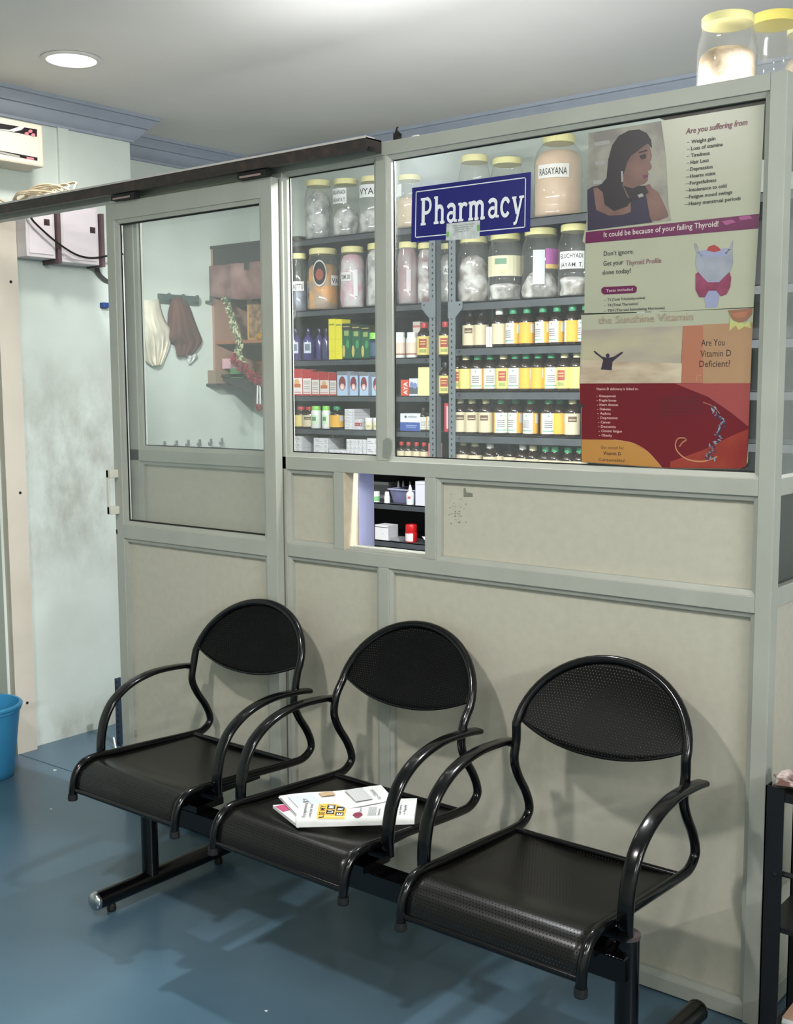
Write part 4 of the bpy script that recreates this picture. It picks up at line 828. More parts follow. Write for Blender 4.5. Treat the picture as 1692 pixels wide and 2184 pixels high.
# ------------------------------------------------------------------ posters inside the wide window
YP = .0185
def poster(name, label, loc): return thing(name, label, 'poster', loc)
def lay(k): return YP-.0003-.00012*k
P1 = poster('thyroid_poster', 'upper pale poster on thyroid tests with a woman in profile and a purple band', (-1.2, YP, 1.7))
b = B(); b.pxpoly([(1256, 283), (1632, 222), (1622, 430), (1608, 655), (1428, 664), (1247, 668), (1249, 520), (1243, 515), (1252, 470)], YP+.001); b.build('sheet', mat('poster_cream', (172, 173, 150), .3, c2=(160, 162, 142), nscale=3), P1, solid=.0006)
b = B(); ms = [mat('p1_sky', (150, 148, 134), .4, c2=(122, 118, 112), nscale=9, lo=.45, hi=.6), mat('p1_hair', (30, 24, 30), .4), mat('p1_skin', (124, 92, 82), .4, c2=(96, 68, 64), nscale=12), mat('p1_dress', (38, 32, 56), .4), mat('p1_band', (98, 24, 72), .3), mat('p1_gloss', (150, 150, 146), .4), mat('p1_band_light', (150, 70, 120), .35)]
b.pxpoly([(1256, 284), (1410, 258), (1420, 330), (1426, 440), (1432, 470), (1251, 492)], lay(1), 0)
b.pxpoly([(1268, 304), (1300, 298), (1302, 306), (1270, 312)], lay(2), 5); b.pxpoly([(1270, 345), (1292, 342), (1292, 350), (1270, 352)], lay(2), 5); b.pxpoly([(1266, 385), (1286, 383), (1284, 392), (1266, 393)], lay(2), 5)
# shoulders and dress
b.pxpoly([(1253, 405), (1264, 398), (1300, 392), (1350, 395), (1375, 430), (1390, 460), (1392, 474), (1254, 492)], lay(2), 3)
b.pxpoly([(1266, 402), (1300, 392), (1345, 400), (1346, 452), (1330, 458), (1300, 460), (1272, 448)], lay(3), 2)
# neck, face in profile looking right, chin on the hand
b.pxpoly([(1326, 340), (1345, 306), (1372, 300), (1386, 312), (1391, 330), (1390, 340), (1387, 345), (1391, 356), (1388, 362), (1382, 364), (1384, 372), (1381, 377), (1383, 384), (1376, 392), (1362, 396), (1356, 408), (1340, 416), (1322, 400)], lay(4), 2)
# arm and hand under the chin
b.pxpoly([(1374, 396), (1390, 400), (1404, 410), (1412, 425), (1424, 452), (1426, 462), (1408, 470), (1390, 472), (1378, 440), (1370, 410)], lay(5), 2)
b.pxpoly([(1374, 396), (1386, 392), (1392, 402), (1388, 414), (1376, 412)], lay(5.5), 2)
b.pxpoly([(1360, 412), (1378, 414), (1388, 470), (1380, 474), (1346, 478), (1348, 430)], lay(6), 3)
# long hair
b.pxpoly([(1294, 380), (1298, 340), (1306, 310), (1320, 290), (1342, 278), (1364, 276), (1380, 284), (1389, 298), (1391, 316), (1382, 306), (1372, 312), (1360, 322), (1346, 332), (1338, 346), (1330, 372), (1328, 395), (1338, 420), (1348, 426), (1338, 440), (1310, 450), (1290, 436), (1286, 410), (1272, 398), (1284, 392)], lay(7), 1)
b.pxpoly([(1330, 396), (1350, 402), (1362, 396), (1376, 396), (1384, 410), (1366, 424), (1346, 428)], lay(7), 1)
# eye, brow, lips, earring
b.pxpoly([(1364, 332), (1376, 328), (1379, 332), (1377, 338), (1368, 340)], lay(8), 1); b.pxpoly([(1362, 324), (1380, 319), (1382, 322), (1364, 327)], lay(8), 1)
b.pxpoly([(1370, 374), (1382, 373), (1383, 378), (1374, 381)], lay(8), 4); b.pxpoly([(1325, 365), (1329, 365), (1330, 388), (1326, 388)], lay(8), 5)
b.pxpoly([(1360, 416), (1370, 412), (1374, 418), (1364, 422)], lay(8), 5)
b.build('photo_of_woman', ms, P1)
b = B(); b.pxpoly([(1250, 495), (1620, 456), (1618, 487), (1249, 519)], lay(1), 0); b.pxpoly([(1540, 472), (1562, 468), (1570, 474), (1548, 480)], lay(2), 1); b.pxpoly([(1575, 462), (1600, 460), (1606, 466), (1580, 470)], lay(2), 1)
b.build('purple_band', [ms[4], ms[6]], P1)
b = B(); wtext(b, 'It could be because of your failing Thyroid!', (1288, 506), 1532, lay(2.5), .0125, 0, .01); b.build('lettering', mat('band_print', (206, 196, 190), .5), P1, label='pale lettering on the purple band')
b = B(); wtext(b, 'Are you suffering from', (1463, 286), 1594, lay(2), .013, 0, .01, .2); b.build('heading', mat('poster_purple', (128, 78, 96), .5), P1); b = B(); wtext(b, 'Thyroid Profile', (1335, 566), 1411, lay(2), .0115, 0, .006)
b.build('lettering', mat('poster_purple', (128, 78, 96), .5), P1, label='purple lettering')
b = B()
for i, (tx, xr) in enumerate((('Weight gain', 1526), ('Loss of stamina', 1542), ('Tiredness', 1514), ('Hair Loss', 1512), ('Depression', 1520), ('Hoarse voice', 1526), ('Forgetfulness', 1528), ('Intolerance to cold', 1550), ('Fatigue mood swings', 1562), ('Heavy menstrual periods', 1580))):
    wtext(b, tx, (1475-i*.6, 306+i*14.7), xr, lay(2), .0082, 0, .015); wtext(b, '-', (1466-i*.6, 306+i*14.7), 1471, lay(2), .006)
b.build('symptom_list', mat('poster_dark', (60, 60, 56), .5), P1); b = B(); wtext(b, 'Don’t ignore.', (1288, 546), 1352, lay(2), .0112, 0, .006); wtext(b, 'Get your', (1287, 567), 1330, lay(2), .0115, 0, .006); wtext(b, 'done today!', (1285, 586), 1346, lay(2), .011, 0, .006)
b.build('advice_text', MATS['poster_dark'], P1); b = B()
for i, (tx, xr) in enumerate((('T3 (Total Triiodothyronine)', 1376), ('T4 (Total Thyroxine)', 1361), ('TSH (Thyroid Stimulating Hormone)', 1418))):
    wtext(b, tx, (1296, 642+i*11.5), xr, lay(2), .0062, 0, .01); wtext(b, '-', (1288, 642+i*11.5), 1293, lay(2), .005)
b.build('test_list', MATS['poster_dark'], P1)
b = B(); b.pxpoly([(1288, 612), (1354, 609), (1359, 613), (1358, 622), (1353, 625), (1288, 628), (1283, 623), (1283, 616)], lay(1), 0); wtext(b, 'Tests included', (1293, 623), 1350, lay(2), .0065, 1); b.build('tests_pill', [ms[4], MATS['band_print']], P1)
# drawing of the thyroid gland
b = B(); gm = [mat('gland_grey', (150, 154, 164), .4, c2=(130, 134, 148), nscale=20), mat('gland_pink', (140, 60, 90), .4, c2=(110, 40, 66), nscale=30), mat('gland_red', (156, 50, 52), .4), mat('gland_blue', (140, 146, 174), .4)]
b.pxpoly([(1487, 536), (1562, 528), (1564, 560), (1556, 585), (1536, 602), (1512, 604), (1492, 590), (1484, 562)], lay(1), 0)
b.pxpoly([(1481, 518), (1486, 520), (1492, 538), (1502, 545), (1498, 549), (1487, 542)], lay(2), 0); b.pxpoly([(1565, 512), (1561, 516), (1556, 530), (1546, 540), (1552, 542), (1562, 532)], lay(2), 0)
b.pxpoly([(1488, 538), (1498, 534), (1552, 530), (1560, 532), (1548, 546), (1500, 550)], lay(2), 1 if 0 else 3)
b.pxpoly([(1508, 534), (1512, 526), (1524, 522), (1534, 528), (1538, 534), (1524, 538)], lay(3), 2)
b.pxpoly([(1503, 600), (1536, 598), (1533, 640), (1530, 655), (1506, 656), (1503, 638)], lay(1.5), 3)
b.pxpoly([(1484, 585), (1490, 580), (1500, 592), (1510, 602), (1534, 602), (1546, 590), (1556, 580), (1560, 592), (1558, 612), (1550, 628), (1538, 632), (1528, 620), (1512, 620), (1504, 634), (1492, 634), (1484, 618)], lay(3), 1)
b.build('gland_drawing', gm, P1)

P2 = poster('vitamin_poster', 'lower poster on vitamin D with a dark red lower half and raised-arms figure', (-1.2, YP, 1.32))
YP0 = YP; YP = YP-.0002
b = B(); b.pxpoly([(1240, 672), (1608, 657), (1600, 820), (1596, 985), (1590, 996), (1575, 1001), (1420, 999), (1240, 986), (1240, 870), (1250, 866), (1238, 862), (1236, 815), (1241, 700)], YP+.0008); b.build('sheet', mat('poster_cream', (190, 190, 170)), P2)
YP = YP-.0003
b = B(); ms2 = [mat('v_sky', (150, 142, 134), .35, c2=(176, 168, 140), nscale=5, lo=.4, hi=.6, stretch=(.5, 1, 1.6)), mat('v_field', (196, 182, 158), .4, c2=(160, 138, 116), nscale=30, stretch=(.3, 1, 1)), mat('v_sal', (166, 108, 84), .3), mat('v_tan', (170, 138, 104), .3, c2=(160, 124, 94), nscale=4), mat('v_red', (106, 20, 30), .28, c2=(96, 18, 34), nscale=4), mat('v_rose', (150, 70, 68), .3), mat('v_yel', (180, 130, 66), .3, c2=(170, 118, 58), nscale=6), mat('v_orange', (150, 62, 48), .28, c2=(128, 40, 36), nscale=8), mat('v_line', (200, 140, 92), .4), mat('v_leaf', (176, 178, 110), .4), mat('v_brown', (142, 100, 78), .3)]
b.pxpoly([(1242, 704), (1457, 695), (1453, 775), (1240, 772)], lay(1), 0); b.pxpoly([(1240, 768), (1455, 775), (1453, 817), (1237, 818)], lay(1.3), 1)
b.pxpoly([(1457, 695), (1600, 690), (1597, 818), (1453, 817)], lay(1), 2); b.pxpoly([(1500, 692), (1606, 688), (1601, 818), (1500, 818)], lay(1.4), 3)
b.pxpoly([(1237, 818), (1601, 817), (1597, 940), (1592, 996), (1575, 1000), (1420, 998), (1240, 985), (1241, 870), (1249, 866), (1238, 862)], lay(1), 4)
b.pxpoly([(1440, 818), (1601, 817), (1597, 910), (1560, 880), (1510, 846)], lay(1.5), 5)
b.pxpoly([(1430, 985), (1500, 960), (1560, 930), (1597, 915), (1592, 994), (1575, 999), (1430, 997)], lay(1.6), 7)
b.pxpoly([(1241, 937), (1310, 938), (1350, 945), (1380, 962), (1402, 985), (1412, 997), (1330, 991), (1241, 985)], lay(2), 6)
# swirl, coconut half and leaves at the top right
b.pxpoly([(1553, 662), (1606, 657), (1604, 670), (1592, 684), (1576, 688), (1562, 680)], lay(2), 10); b.pxpoly([(1560, 668), (1596, 664), (1590, 676), (1570, 678)], lay(2.3), 2)
b.pxpoly([(1558, 676), (1566, 686), (1590, 690), (1600, 684), (1602, 700), (1588, 696), (1576, 704), (1570, 694), (1556, 706)], lay(1.8), 9)
b.build('printed_picture', ms2, P2)
b = B()
def ribbon(b, pts, w, y, mi=0):
    P = [U(a, c, 'y', y) for a, c in pts]
    for i in range(len(P)-1):
        d = (P[i+1]-P[i]).normalized(); n = Vector((-d.z, 0, d.x))*w/2; e = d*w*.15
        b.quad([P[i]-e+n, P[i+1]+e+n, P[i+1]+e-n, P[i]-e-n], mi)
def pc(pts, n=6): return [(p.x, p.y) for p in crom([(a, c, 0) for a, c in pts], n)]
ribbon(b, pc([(1450, 952), (1456, 944), (1464, 938), (1458, 934), (1446, 936), (1441, 950), (1448, 966), (1468, 980), (1500, 984), (1530, 974)]), .003, lay(3))
M_gs = mat('v_gold', (190, 140, 100), .4); b.build('gold_swirl', M_gs, P2); b = B()
ribbon(b, pc([(1487, 812), (1486, 804), (1494, 800), (1500, 806), (1496, 812)]), .002, lay(3)); b.build('gold_swirl', M_gs, P2); b = B(); ribbon(b, pc([(1500, 858), (1520, 866), (1536, 882)]), .0012, lay(3))
b.build('gold_swirl', M_gs, P2); b = B(); ribbon(b, pc([(1310, 938), (1350, 945), (1380, 962), (1402, 985), (1412, 997)]), .0016, lay(3))
b.build('gold_swirl', mat('v_gold', (190, 140, 100), .4), P2)
b = B()
for i in range(60):
    t = i/59; cx = 1524+math.sin(t*5)*14+t*6; cy = 868+t*112; cx += random.uniform(-9, 9); r_ = random.uniform(.002, .0045)
    p = U(cx, cy, 'y', lay(3.2)); a = random.random()*6; b.quad([(p.x+r_*math.cos(a+k*PI/2)*(1.6 if k % 2 else .6), p.y-.00002*i, p.z+r_*math.sin(a+k*PI/2)*(1.6 if k % 2 else .6)) for k in range(4)], i % 2)
b.build('molecule_drawing', [mat('mol_blue', (52, 58, 82), .3), mat('mol_light', (128, 138, 152), .3)], P2)
b = B()
b.pxpoly([(1282, 788), (1287, 768), (1282, 763), (1270, 754), (1266, 749), (1269, 748), (1284, 760), (1294, 763), (1292, 758), (1295, 754), (1299, 754), (1301, 759), (1299, 763), (1309, 761), (1325, 751), (1330, 750), (1328, 754), (1312, 767), (1307, 772), (1305, 790)], lay(2.5)); b.build('raised_arms_figure', mat('figure_dark', (44, 34, 50), .5), P2)
b = B(); wtext(b, 'the Sunshine Vitamin', (1276, 691), 1478, lay(2), .018, 0, -.004); b.build('lettering', mat('v_grey', (160, 138, 116), .5), P2, label='grey-brown lettering')
b = B(); wtext(b, 'Are You', (1496, 738), 1546, lay(2.4), .015, 0, .006); wtext(b, 'Vitamin D', (1494, 761), 1560, lay(2.4), .015, 0, .006); wtext(b, 'Deficient?', (1492, 783), 1558, lay(2.4), .015, 0, .006)
b.build('heading', mat('v_dark', (62, 36, 32), .5), P2); b = B(); wtext(b, 'Get tested for', (1282, 957), 1331, lay(3), .0075); wtext(b, 'Vitamin D', (1287, 970), 1325, lay(3), .0085, 0, .02); wtext(b, 'Consumables!', (1277, 983), 1334, lay(3), .0075, 0, .01)
b.build('footer_text', MATS['v_dark'], P2); b = B()
for i, tx in enumerate(('Our laboratory has found', 'results for ageing population', 'bone conditions and immune', 'system. 25 hydroxy Vitamin D', 'should increase over 20 years', 'ng per litre')): wtext(b, tx, (1410, 850+i*7.4), (1490, 1496, 1500, 1504, 1497, 1442)[i], lay(2.4), .0045, 0, .01)
b.build('paragraph', MATS['v_dark'], P2)
b = B(); wtext(b, 'Vitamin D deficiency is linked to:', (1272, 832), 1362, lay(2.2), .006, 0, .01)
for i, (tx, xr) in enumerate((('Osteoporosis', 1314), ('Fragile bones', 1315), ('Heart diseases', 1319), ('Diabetes', 1303), ('Asthma', 1303), ('Depression', 1318), ('Cancer', 1303), ('Dementia', 1314), ('Chronic fatigue', 1327), ('Obesity', 1306))): wtext(b, tx, (1278+i*.6, 847+i*9.3), xr, lay(2.2), .006, 0, .01); wtext(b, '•', (1272+i*.6, 847+i*9.3), 1275+i*.6, lay(2.2), .004)
b.build('lettering', mat('v_pale', (214, 176, 168), .5), P2, label='pale lettering on dark red')

# ------------------------------------------------------------------ newspapers on the middle seat
ZS = .4255
def nq(pts): return [U(a, c, 'z', ZS) for a, c in pts]
A_, Bq, Cq, Dq = nq([(632, 1765), (884, 1758), (890, 1712), (640, 1716)])
n1 = thing('newspaper', 'folded newspaper with a yellow advertisement lying on the middle seat', 'newspaper', (-1.83, -.4, ZS))
def surf(s, t, d=0):
    """s along the fold, t from the front fold (0) round and over to the back edge (1)"""
    # cross section: quarter round at the front then gently falling to the back
    if t < .25: a = (t/.25)*PI/2*1.2; f = .0-.012*math.sin(a)*.2+(1-math.cos(min(a, PI/2)))*.10; z = .024*math.sin(min(a, PI/2))
    else: q = (t-.25)/.75; f = .10+.90*q; z = .024-.012*q**.7
    p = (A_*(1-s)+Bq*s)*(1-f)+(Dq*(1-s)+Cq*s)*f
    wv = .003*math.sin(s*7+1)*min(1, t*2)
    return Vector((p.x, p.y, ZS+z*(1-.25*s)+wv+d*.8))-Vector((.6, .8, 0))*0+Vector((d*.5, -d*.6, 0))
b = B(); NS, NT = 24, 16; vs = [surf(i/NS, j/NT) for j in range(NT+1) for i in range(NS+1)]
vs += [Vector((v.x, v.y, ZS+.001)) for v in vs]; k = (NT+1)*(NS+1); fs = []
for j in range(NT):
    for i in range(NS): a = j*(NS+1)+i; fs += [(a, a+1, a+NS+2, a+NS+1), (k+a+NS+1, k+a+NS+2, k+a+1, k+a)]
for i in range(NS): a = NT*(NS+1)+i; fs.append((a, a+1, k+a+1, k+a))
for j in range(NT):
    a = j*(NS+1); fs.append((a, a+NS+1, k+a+NS+1, k+a)); a += NS; fs.append((a, a+NS+1, k+a+NS+1, k+a))
b.add(vs, fs); b.build('folded_sheets', M_paper, n1, smooth=50)
def sq(b, s0, t0, s1, t1, mi=0, d=.0006, skew=0):
    n = 8
    for i in range(n):
        ta, tb = t0+(t1-t0)*i/n, t0+(t1-t0)*(i+1)/n
        m_ = 6
        for j in range(m_):
            sa, sb = s0+(s1-s0)*j/m_, s0+(s1-s0)*(j+1)/m_
            b.quad([surf(sa+skew*ta, ta, d), surf(sb+skew*ta, ta, d), surf(sb+skew*tb, tb, d), surf(sa+skew*tb, tb, d)], mi)
def ntext(b, body, s0, t0, ls, lt, mi=0, d=.001, bold=.01):
    """text running from the front fold towards the back; ls = glyph height along s, lt = run length along t"""
    vs, fs, w = glyphs(body, bold, 0); b.add([surf(s0-v[1]*ls/.7, t0+v[0]*lt, d) for v in vs], fs, mi)
b = B(); sq(b, .17, .12, .41, .80); b.build('yellow_advertisement', mat('ad_yellow', (226, 178, 72), .7), n1)
b = B()
for (s0, t0) in ((.245, .33), (.245, .56), (.325, .24), (.325, .50)): sq(b, s0, t0, s0+.068, t0+.2, d=.0009)
ntext(b, 'USE MY', .232, .14, .045, .58, 0, .0010); b.build('advertisement_print', M_blk, n1)
b = B(); ntext(b, 'U', .302, .37, .045, .12, 0, .0013, .03); ntext(b, 'M', .302, .60, .045, .12, 0, .0013, .03); ntext(b, 'E', .382, .28, .045, .12, 0, .0013, .03); ntext(b, 'R', .382, .54, .045, .12, 0, .0013, .03); b.build('advertisement_letters', M_wht, n1)
b = B(); n = 20
for i in range(n):
    for j in range(4):
        f = lambda a, r_: surf(.515+.042*r_*math.cos(2*PI*a/n), .30+.16*r_*math.sin(2*PI*a/n), .0012)
        b.quad([f(i, j/4), f(i+1, j/4), f(i+1, (j+1)/4), f(i, (j+1)/4)])
b.build('dark_red_seal', mat('seal_red', (130, 40, 66), .7), n1)
b = B(); ntext(b, 'Easy appointment', .075, .15, .03, .66); ntext(b, 'now at your home', .125, .15, .03, .62); ntext(b, 'Zero %', .54, .45, .02, .3); ntext(b, 'Cinema', .70, .2, .02, .4); ntext(b, 'Scan here', .88, .2, .022, .5); ntext(b, 'to Apply', .92, .2, .022, .5)
for i in range(9): sq(b, .60+i*.008, .2, .603+i*.008, .7, d=.0007)
b.build('print', M_gry, n1)
b = B(); ntext(b, 'Kerala Kaumudi'[0:6], .79, .15, .028, .62, 0); ntext(b, 'Varma & Co', .83, .2, .02, .55, 0); b.build('red_print', mat('news_red', (190, 96, 104), .7), n1)
n2 = thing('newspaper', 'open newspaper sheets fanned out behind the folded one on the middle seat', 'newspaper', (-1.93, -.36, ZS))
E_, F_, G_, H_ = nq([(596, 1708), (813, 1686), (842, 1716), (640, 1755)])
def flat(q, u, v, z): p = (q[0]*(1-u)+q[1]*u)*(1-v)+(q[3]*(1-u)+q[2]*u)*v; return Vector((p.x, p.y, z))
b = B(); QF = (E_, F_, G_, H_)
for k2_, z in ((0, ZS+.0135), (1, ZS+.0075)):
    o_ = Vector((-.008*k2_, .004*k2_, 0)); vs = [flat(QF, i/10, j/4, z+.002*math.sin(i*.8)*(1-j/4))+o_ for j in range(5) for i in range(11)]
    b.add(vs, [(j*11+i, j*11+i+1, j*11+i+12, j*11+i+11) for j in range(4) for i in range(10)])
b.build('sheets', M_paper, n2, solid=.0012)
b = B()
def fq(u0, v0, u1, v1, mi, d=.0012): b.quad([flat(QF, u0, v0, ZS+.0155+d), flat(QF, u1, v0, ZS+.0155+d), flat(QF, u1, v1, ZS+.0155+d), flat(QF, u0, v1, ZS+.0155+d)], mi)
fq(.06, .12, .3, .8, 0); fq(.62, .1, .8, .8, 1); fq(.36, .1, .5, .3, 2)
vs, fs, w = glyphs('as Classic', .01, 0); b.add([flat(QF, .88-v[1]*.06, .85-v[0]*.6, ZS+.0172) for v in vs], fs, 3)
vs, fs, w = glyphs('ds', .02, 0); b.add([flat(QF, .2-v[1]*.08, .3+v[0]*.35, ZS+.0172) for v in vs], fs, 3)
b.build('print', [mat('news_blue', (186, 198, 206), .8), mat('news_text', (196, 197, 196), .8, c2=(160, 160, 160), nscale=300), mat('news_tan', (176, 150, 118), .8), M_gry], n2)
n3 = thing('newspaper', 'newspaper corner with a magenta stripe under the left end of the others', 'newspaper', (-2.0, -.48, ZS-.002))
b = B(); q3 = nq([(582, 1722), (612, 1719), (660, 1750), (636, 1765)]); q3 = [Vector((v.x, v.y, 0)) for v in q3]
vs = [(v.x, v.y, ZS-.002) for v in q3]+[(v.x, v.y, ZS+.006) for v in q3]; b.add(vs, [(0, 1, 2, 3), (4, 5, 6, 7), (0, 1, 5, 4), (1, 2, 6, 5), (2, 3, 7, 6), (3, 0, 4, 7)]); b.build('sheets', M_paper, n3)
b = B(); q = [Vector((v.x, v.y, ZS+.0066)) for v in nq([(586, 1725), (610, 1720), (626, 1731), (604, 1737)])]; b.quad(q); b.build('magenta_stripe', mat('magenta', (166, 66, 104), .7), n3)

# ------------------------------------------------------------------ left: bucket, boxes on the wall, cables
bc = Vector((-3.985, -.22, 0)); p = U(52, 1500, 'z', .285)
bk = thing('bucket', 'light blue plastic bucket on the floor at the left picture edge', 'bucket', (-3.958, -.15, 0))
bx, by = -3.958, -.15
b = B(); b.lathe([(0, .004), (.098, .004), (.1, 0), (.104, .004), (.137, .27), (.139, .275), (.146, .276), (.147, .284), (.142, .29), (.134, .289), (.131, .27), (.100, .012), (0, .012)], 48, (bx, by, 0), caps=False); b.build('bucket_body', mat('bucket_blue', (62, 148, 196), .4), bk, smooth=40)
b = B(); b.lathe([(.1405, .262), (.1415, .264), (.1415, .27), (.1405, .272)], 48, (bx, by, 0), caps=False); b.build('rim_band', MATS['bucket_blue'], bk, smooth=True)
def wallbox(name, label, cat, y0, y1, z0, z1, x0=-4.12, x1=-4.0): return thing(name, label, cat, ((x0+x1)/2, (y0+y1)/2, z0))
XF = -4.02
def wp(px, py, x=XF): return U(px, py, 'x', x)
# left meter box, right meter box
def mbox(label, pts, strips):
    a, c = wp(*pts[0]), wp(*pts[1]); t = thing('distribution_box', label, 'electrical box', (-4.07, (a.y+c.y)/2, c.z))
    b = B(); b.box((-4.119, a.y, c.z), (XF, c.y, a.z)); b.build('case', mat('case_grey', (206, 200, 202), .45), t, bevel=.002)
    b = B(); b.box((XF-.001, a.y+.012, c.z+.014), (XF+.003, c.y-.012, a.z-.014)); dr_ = b.build('door', mat('case_white', (216, 208, 212), .4), t, bevel=.001)
    b = B(); q = wp(*strips[0], x=XF+.003); b.box((XF+.003, q.y-.012, q.z-.012), (XF+.0045, q.y+.014, q.z+.012)); b.box((XF+.0045, q.y-.004, q.z-.006), (XF+.009, q.y+.003, q.z+.006)); b.build('latch', mat('latch_brown', (62, 48, 48), .4), dr_)
    return t, a, c
mb1, a1, c1 = mbox('smaller pale electrical box on the left wall above the opening', ((53, 440), (119, 552)), [(99, 474)])
mb2, a2, c2 = mbox('larger pale electrical box on the left wall, right of the smaller', ((127, 430), (212, 566)), [(197, 491)])
zb1, zb2 = c1.z, c2.z
for (x, pya, pyb) in ((123, 440, 560),):
    q = wp(x, 500); b = B(); b.box((-4.119, q.y-.008, min(zb1, zb2)-.008), (XF+.012, q.y+.008, a1.z+.01)); tag(b.build('conduit_strip', mat('conduit_maroon', (92, 74, 78), .6)), 'dark maroon strip between the two electrical boxes', 'conduit')
q = wp(216, 500); b = B(); b.box((-4.119, q.y-.008, zb2-.006), (XF+.012, q.y+.007, a1.z+.01)); tag(b.build('conduit_strip', MATS['conduit_maroon']), 'dark maroon strip right of the larger electrical box', 'conduit')
b = B(); P = [wp(*z, x=XF+.022) for z in ((60, 452), (70, 470), (92, 492), (115, 512), (140, 530), (165, 544), (190, 550), (212, 549), (228, 546), (262, 542))]; b.tube(crom(P, 5), .0042, 8); tag(b.build('black_cable', mat('cable_black', (14, 14, 14), .5), smooth=True), 'black cable sagging in front of the electrical boxes', 'cable')
b = B()
for dx in (0, 3, 6): P = [wp(*z, x=-4.1) for z in ((203+dx, 566), (206+dx, 580), (214+dx, 590), (224+dx, 598), (240, 604))]; b.tube(crom(P, 5), .0045, 6)
tag(b.build('cable_bundle', mat('cable_grey', (70, 70, 68), .6), smooth=True), 'short bundle of dark cables under the right electrical box', 'cable')
b = B()
for k in range(5):
    P = [wp(*z, x=-4.1+.004*k) for z in ((258+k, 420), (262-k, 450), (258+k*1.3, 480), (263, 510), (258+k, 545), (261, 572))]; b.tube(crom(P, 4), .004, 6)
tag(b.build('cable_bundle', mat('cable_white', (206, 202, 196), .5), smooth=True), 'white cables running down the wall seen beside the door stile', 'cable')
b = B(); q0, q1 = wp(218, 645, -4.1), wp(232, 657, -4.1); b.box((-4.119, q0.y, q1.z), (-4.09, q1.y, q0.z)); tag(b.build('blue_holder', mat('holder_blue', (36, 62, 120), .5), bevel=.003), 'small dark blue holder on the left wall beside the door', 'holder')
# voltage stabiliser
XS = -3.98
a, c = U(-40, 240, 'x', XS), U(95, 358, 'x', XS); zt_, zb_ = U(95, 268, 'x', XS).z, c.z
vs_ = thing('wall_unit', 'cream wall-mounted electrical unit with dark stripe, under the blue cornice at left', 'wall unit', (-4.05, c.y-.2, zb_))
b = B(); b.box((-4.12, c.y-.42, zb_), (XS, c.y, zt_)); b.build('casing', mat('cream_plastic', (206, 199, 180), .45), vs_, bevel=.008)
b = B()
def sp(px, py, mi, pts): b.quad([U(x, y, 'x', XS+.0007+.0004*mi) for x, y in pts], mi)
sp(0, 0, 0, [(-30, 254), (0, 263), (79, 276), (79, 292), (40, 284), (0, 277), (-30, 270)]); sp(0, 0, 0, [(-30, 318), (0, 321), (80, 336), (80, 343), (0, 328), (-30, 324)])
b.quad([U(x, y, 'x', XS+.0013) for x, y in ((0, 275), (20, 277), (38, 271), (44, 269), (52, 272), (46, 277), (30, 281), (0, 276.5))], 1)
b.quad([U(x, y, 'x', XS+.0015) for x, y in ((-30, 322), (0, 322.5), (42, 332), (42, 336), (0, 327))], 2); b.quad([U(x, y, 'x', XS+.0015) for x, y in ((56, 334), (72, 337), (73, 341), (58, 339))], 3)
for cx, cy in ((57, 285), (65, 280), (71, 288)):
    b.quad([U(cx+4.6*math.cos(i*PI/5), cy+3.6*math.sin(i*PI/5), 'x', XS+.0017) for i in range(10)], 3)
b.build('front_markings', [mat('unit_black', (30, 24, 28), .3), mat('unit_silver', (200, 200, 196), .3), mat('unit_grey', (150, 148, 142), .4), mat('unit_pink', (206, 120, 130), .4)], vs_)
# coil of beige cable on the header
b = B()
for k in range(6):
    c0 = Vector((-3.80+.012*k, .03+.01*k, 2.195+.006*k)); rr = .075+.012*(k % 3)
    P = [c0+Vector((rr*1.3*math.cos(t), rr*.6*math.sin(t)+.02, .028*abs(math.sin(t))+.003*math.sin(3*t+k)+(.02 if math.sin(t) > 0 else 0))) for t in [2*PI*i/24 for i in range(24)]]
    b.tube(P, .0042, 6, closed=True)
b.tube(crom([(-3.9, .02, 2.2), (-3.98, .0, 2.23), (-4.05, .01, 2.2), (-4.1, .02, 2.26)], 5), .0042, 6)
tag(b.build('cable_coil', mat('cable_beige', (196, 180, 152), .5), smooth=True), 'loose coil of beige cable lying on the header at the left', 'cable')
b = B(); b.tube(crom([(-4.1, -.02, 2.24), (-4.02, .0, 2.215), (-3.95, .02, 2.20), (-3.86, .03, 2.198)], 5), .009, 8); tag(b.build('dark_cable', mat('cable_brown', (52, 40, 36), .6), smooth=True), 'thick dark cable beside the beige coil on the header', 'cable')
# slotted post inside by the door
b = angle_post(-3.86, .40, 0, .29, 1, 1, .03); t = tag(b.build('slotted_stand', [mat('navy_paint', (40, 54, 74), .5), M_hole]), 'short dark blue slotted post on the floor behind the door edge', 'post')

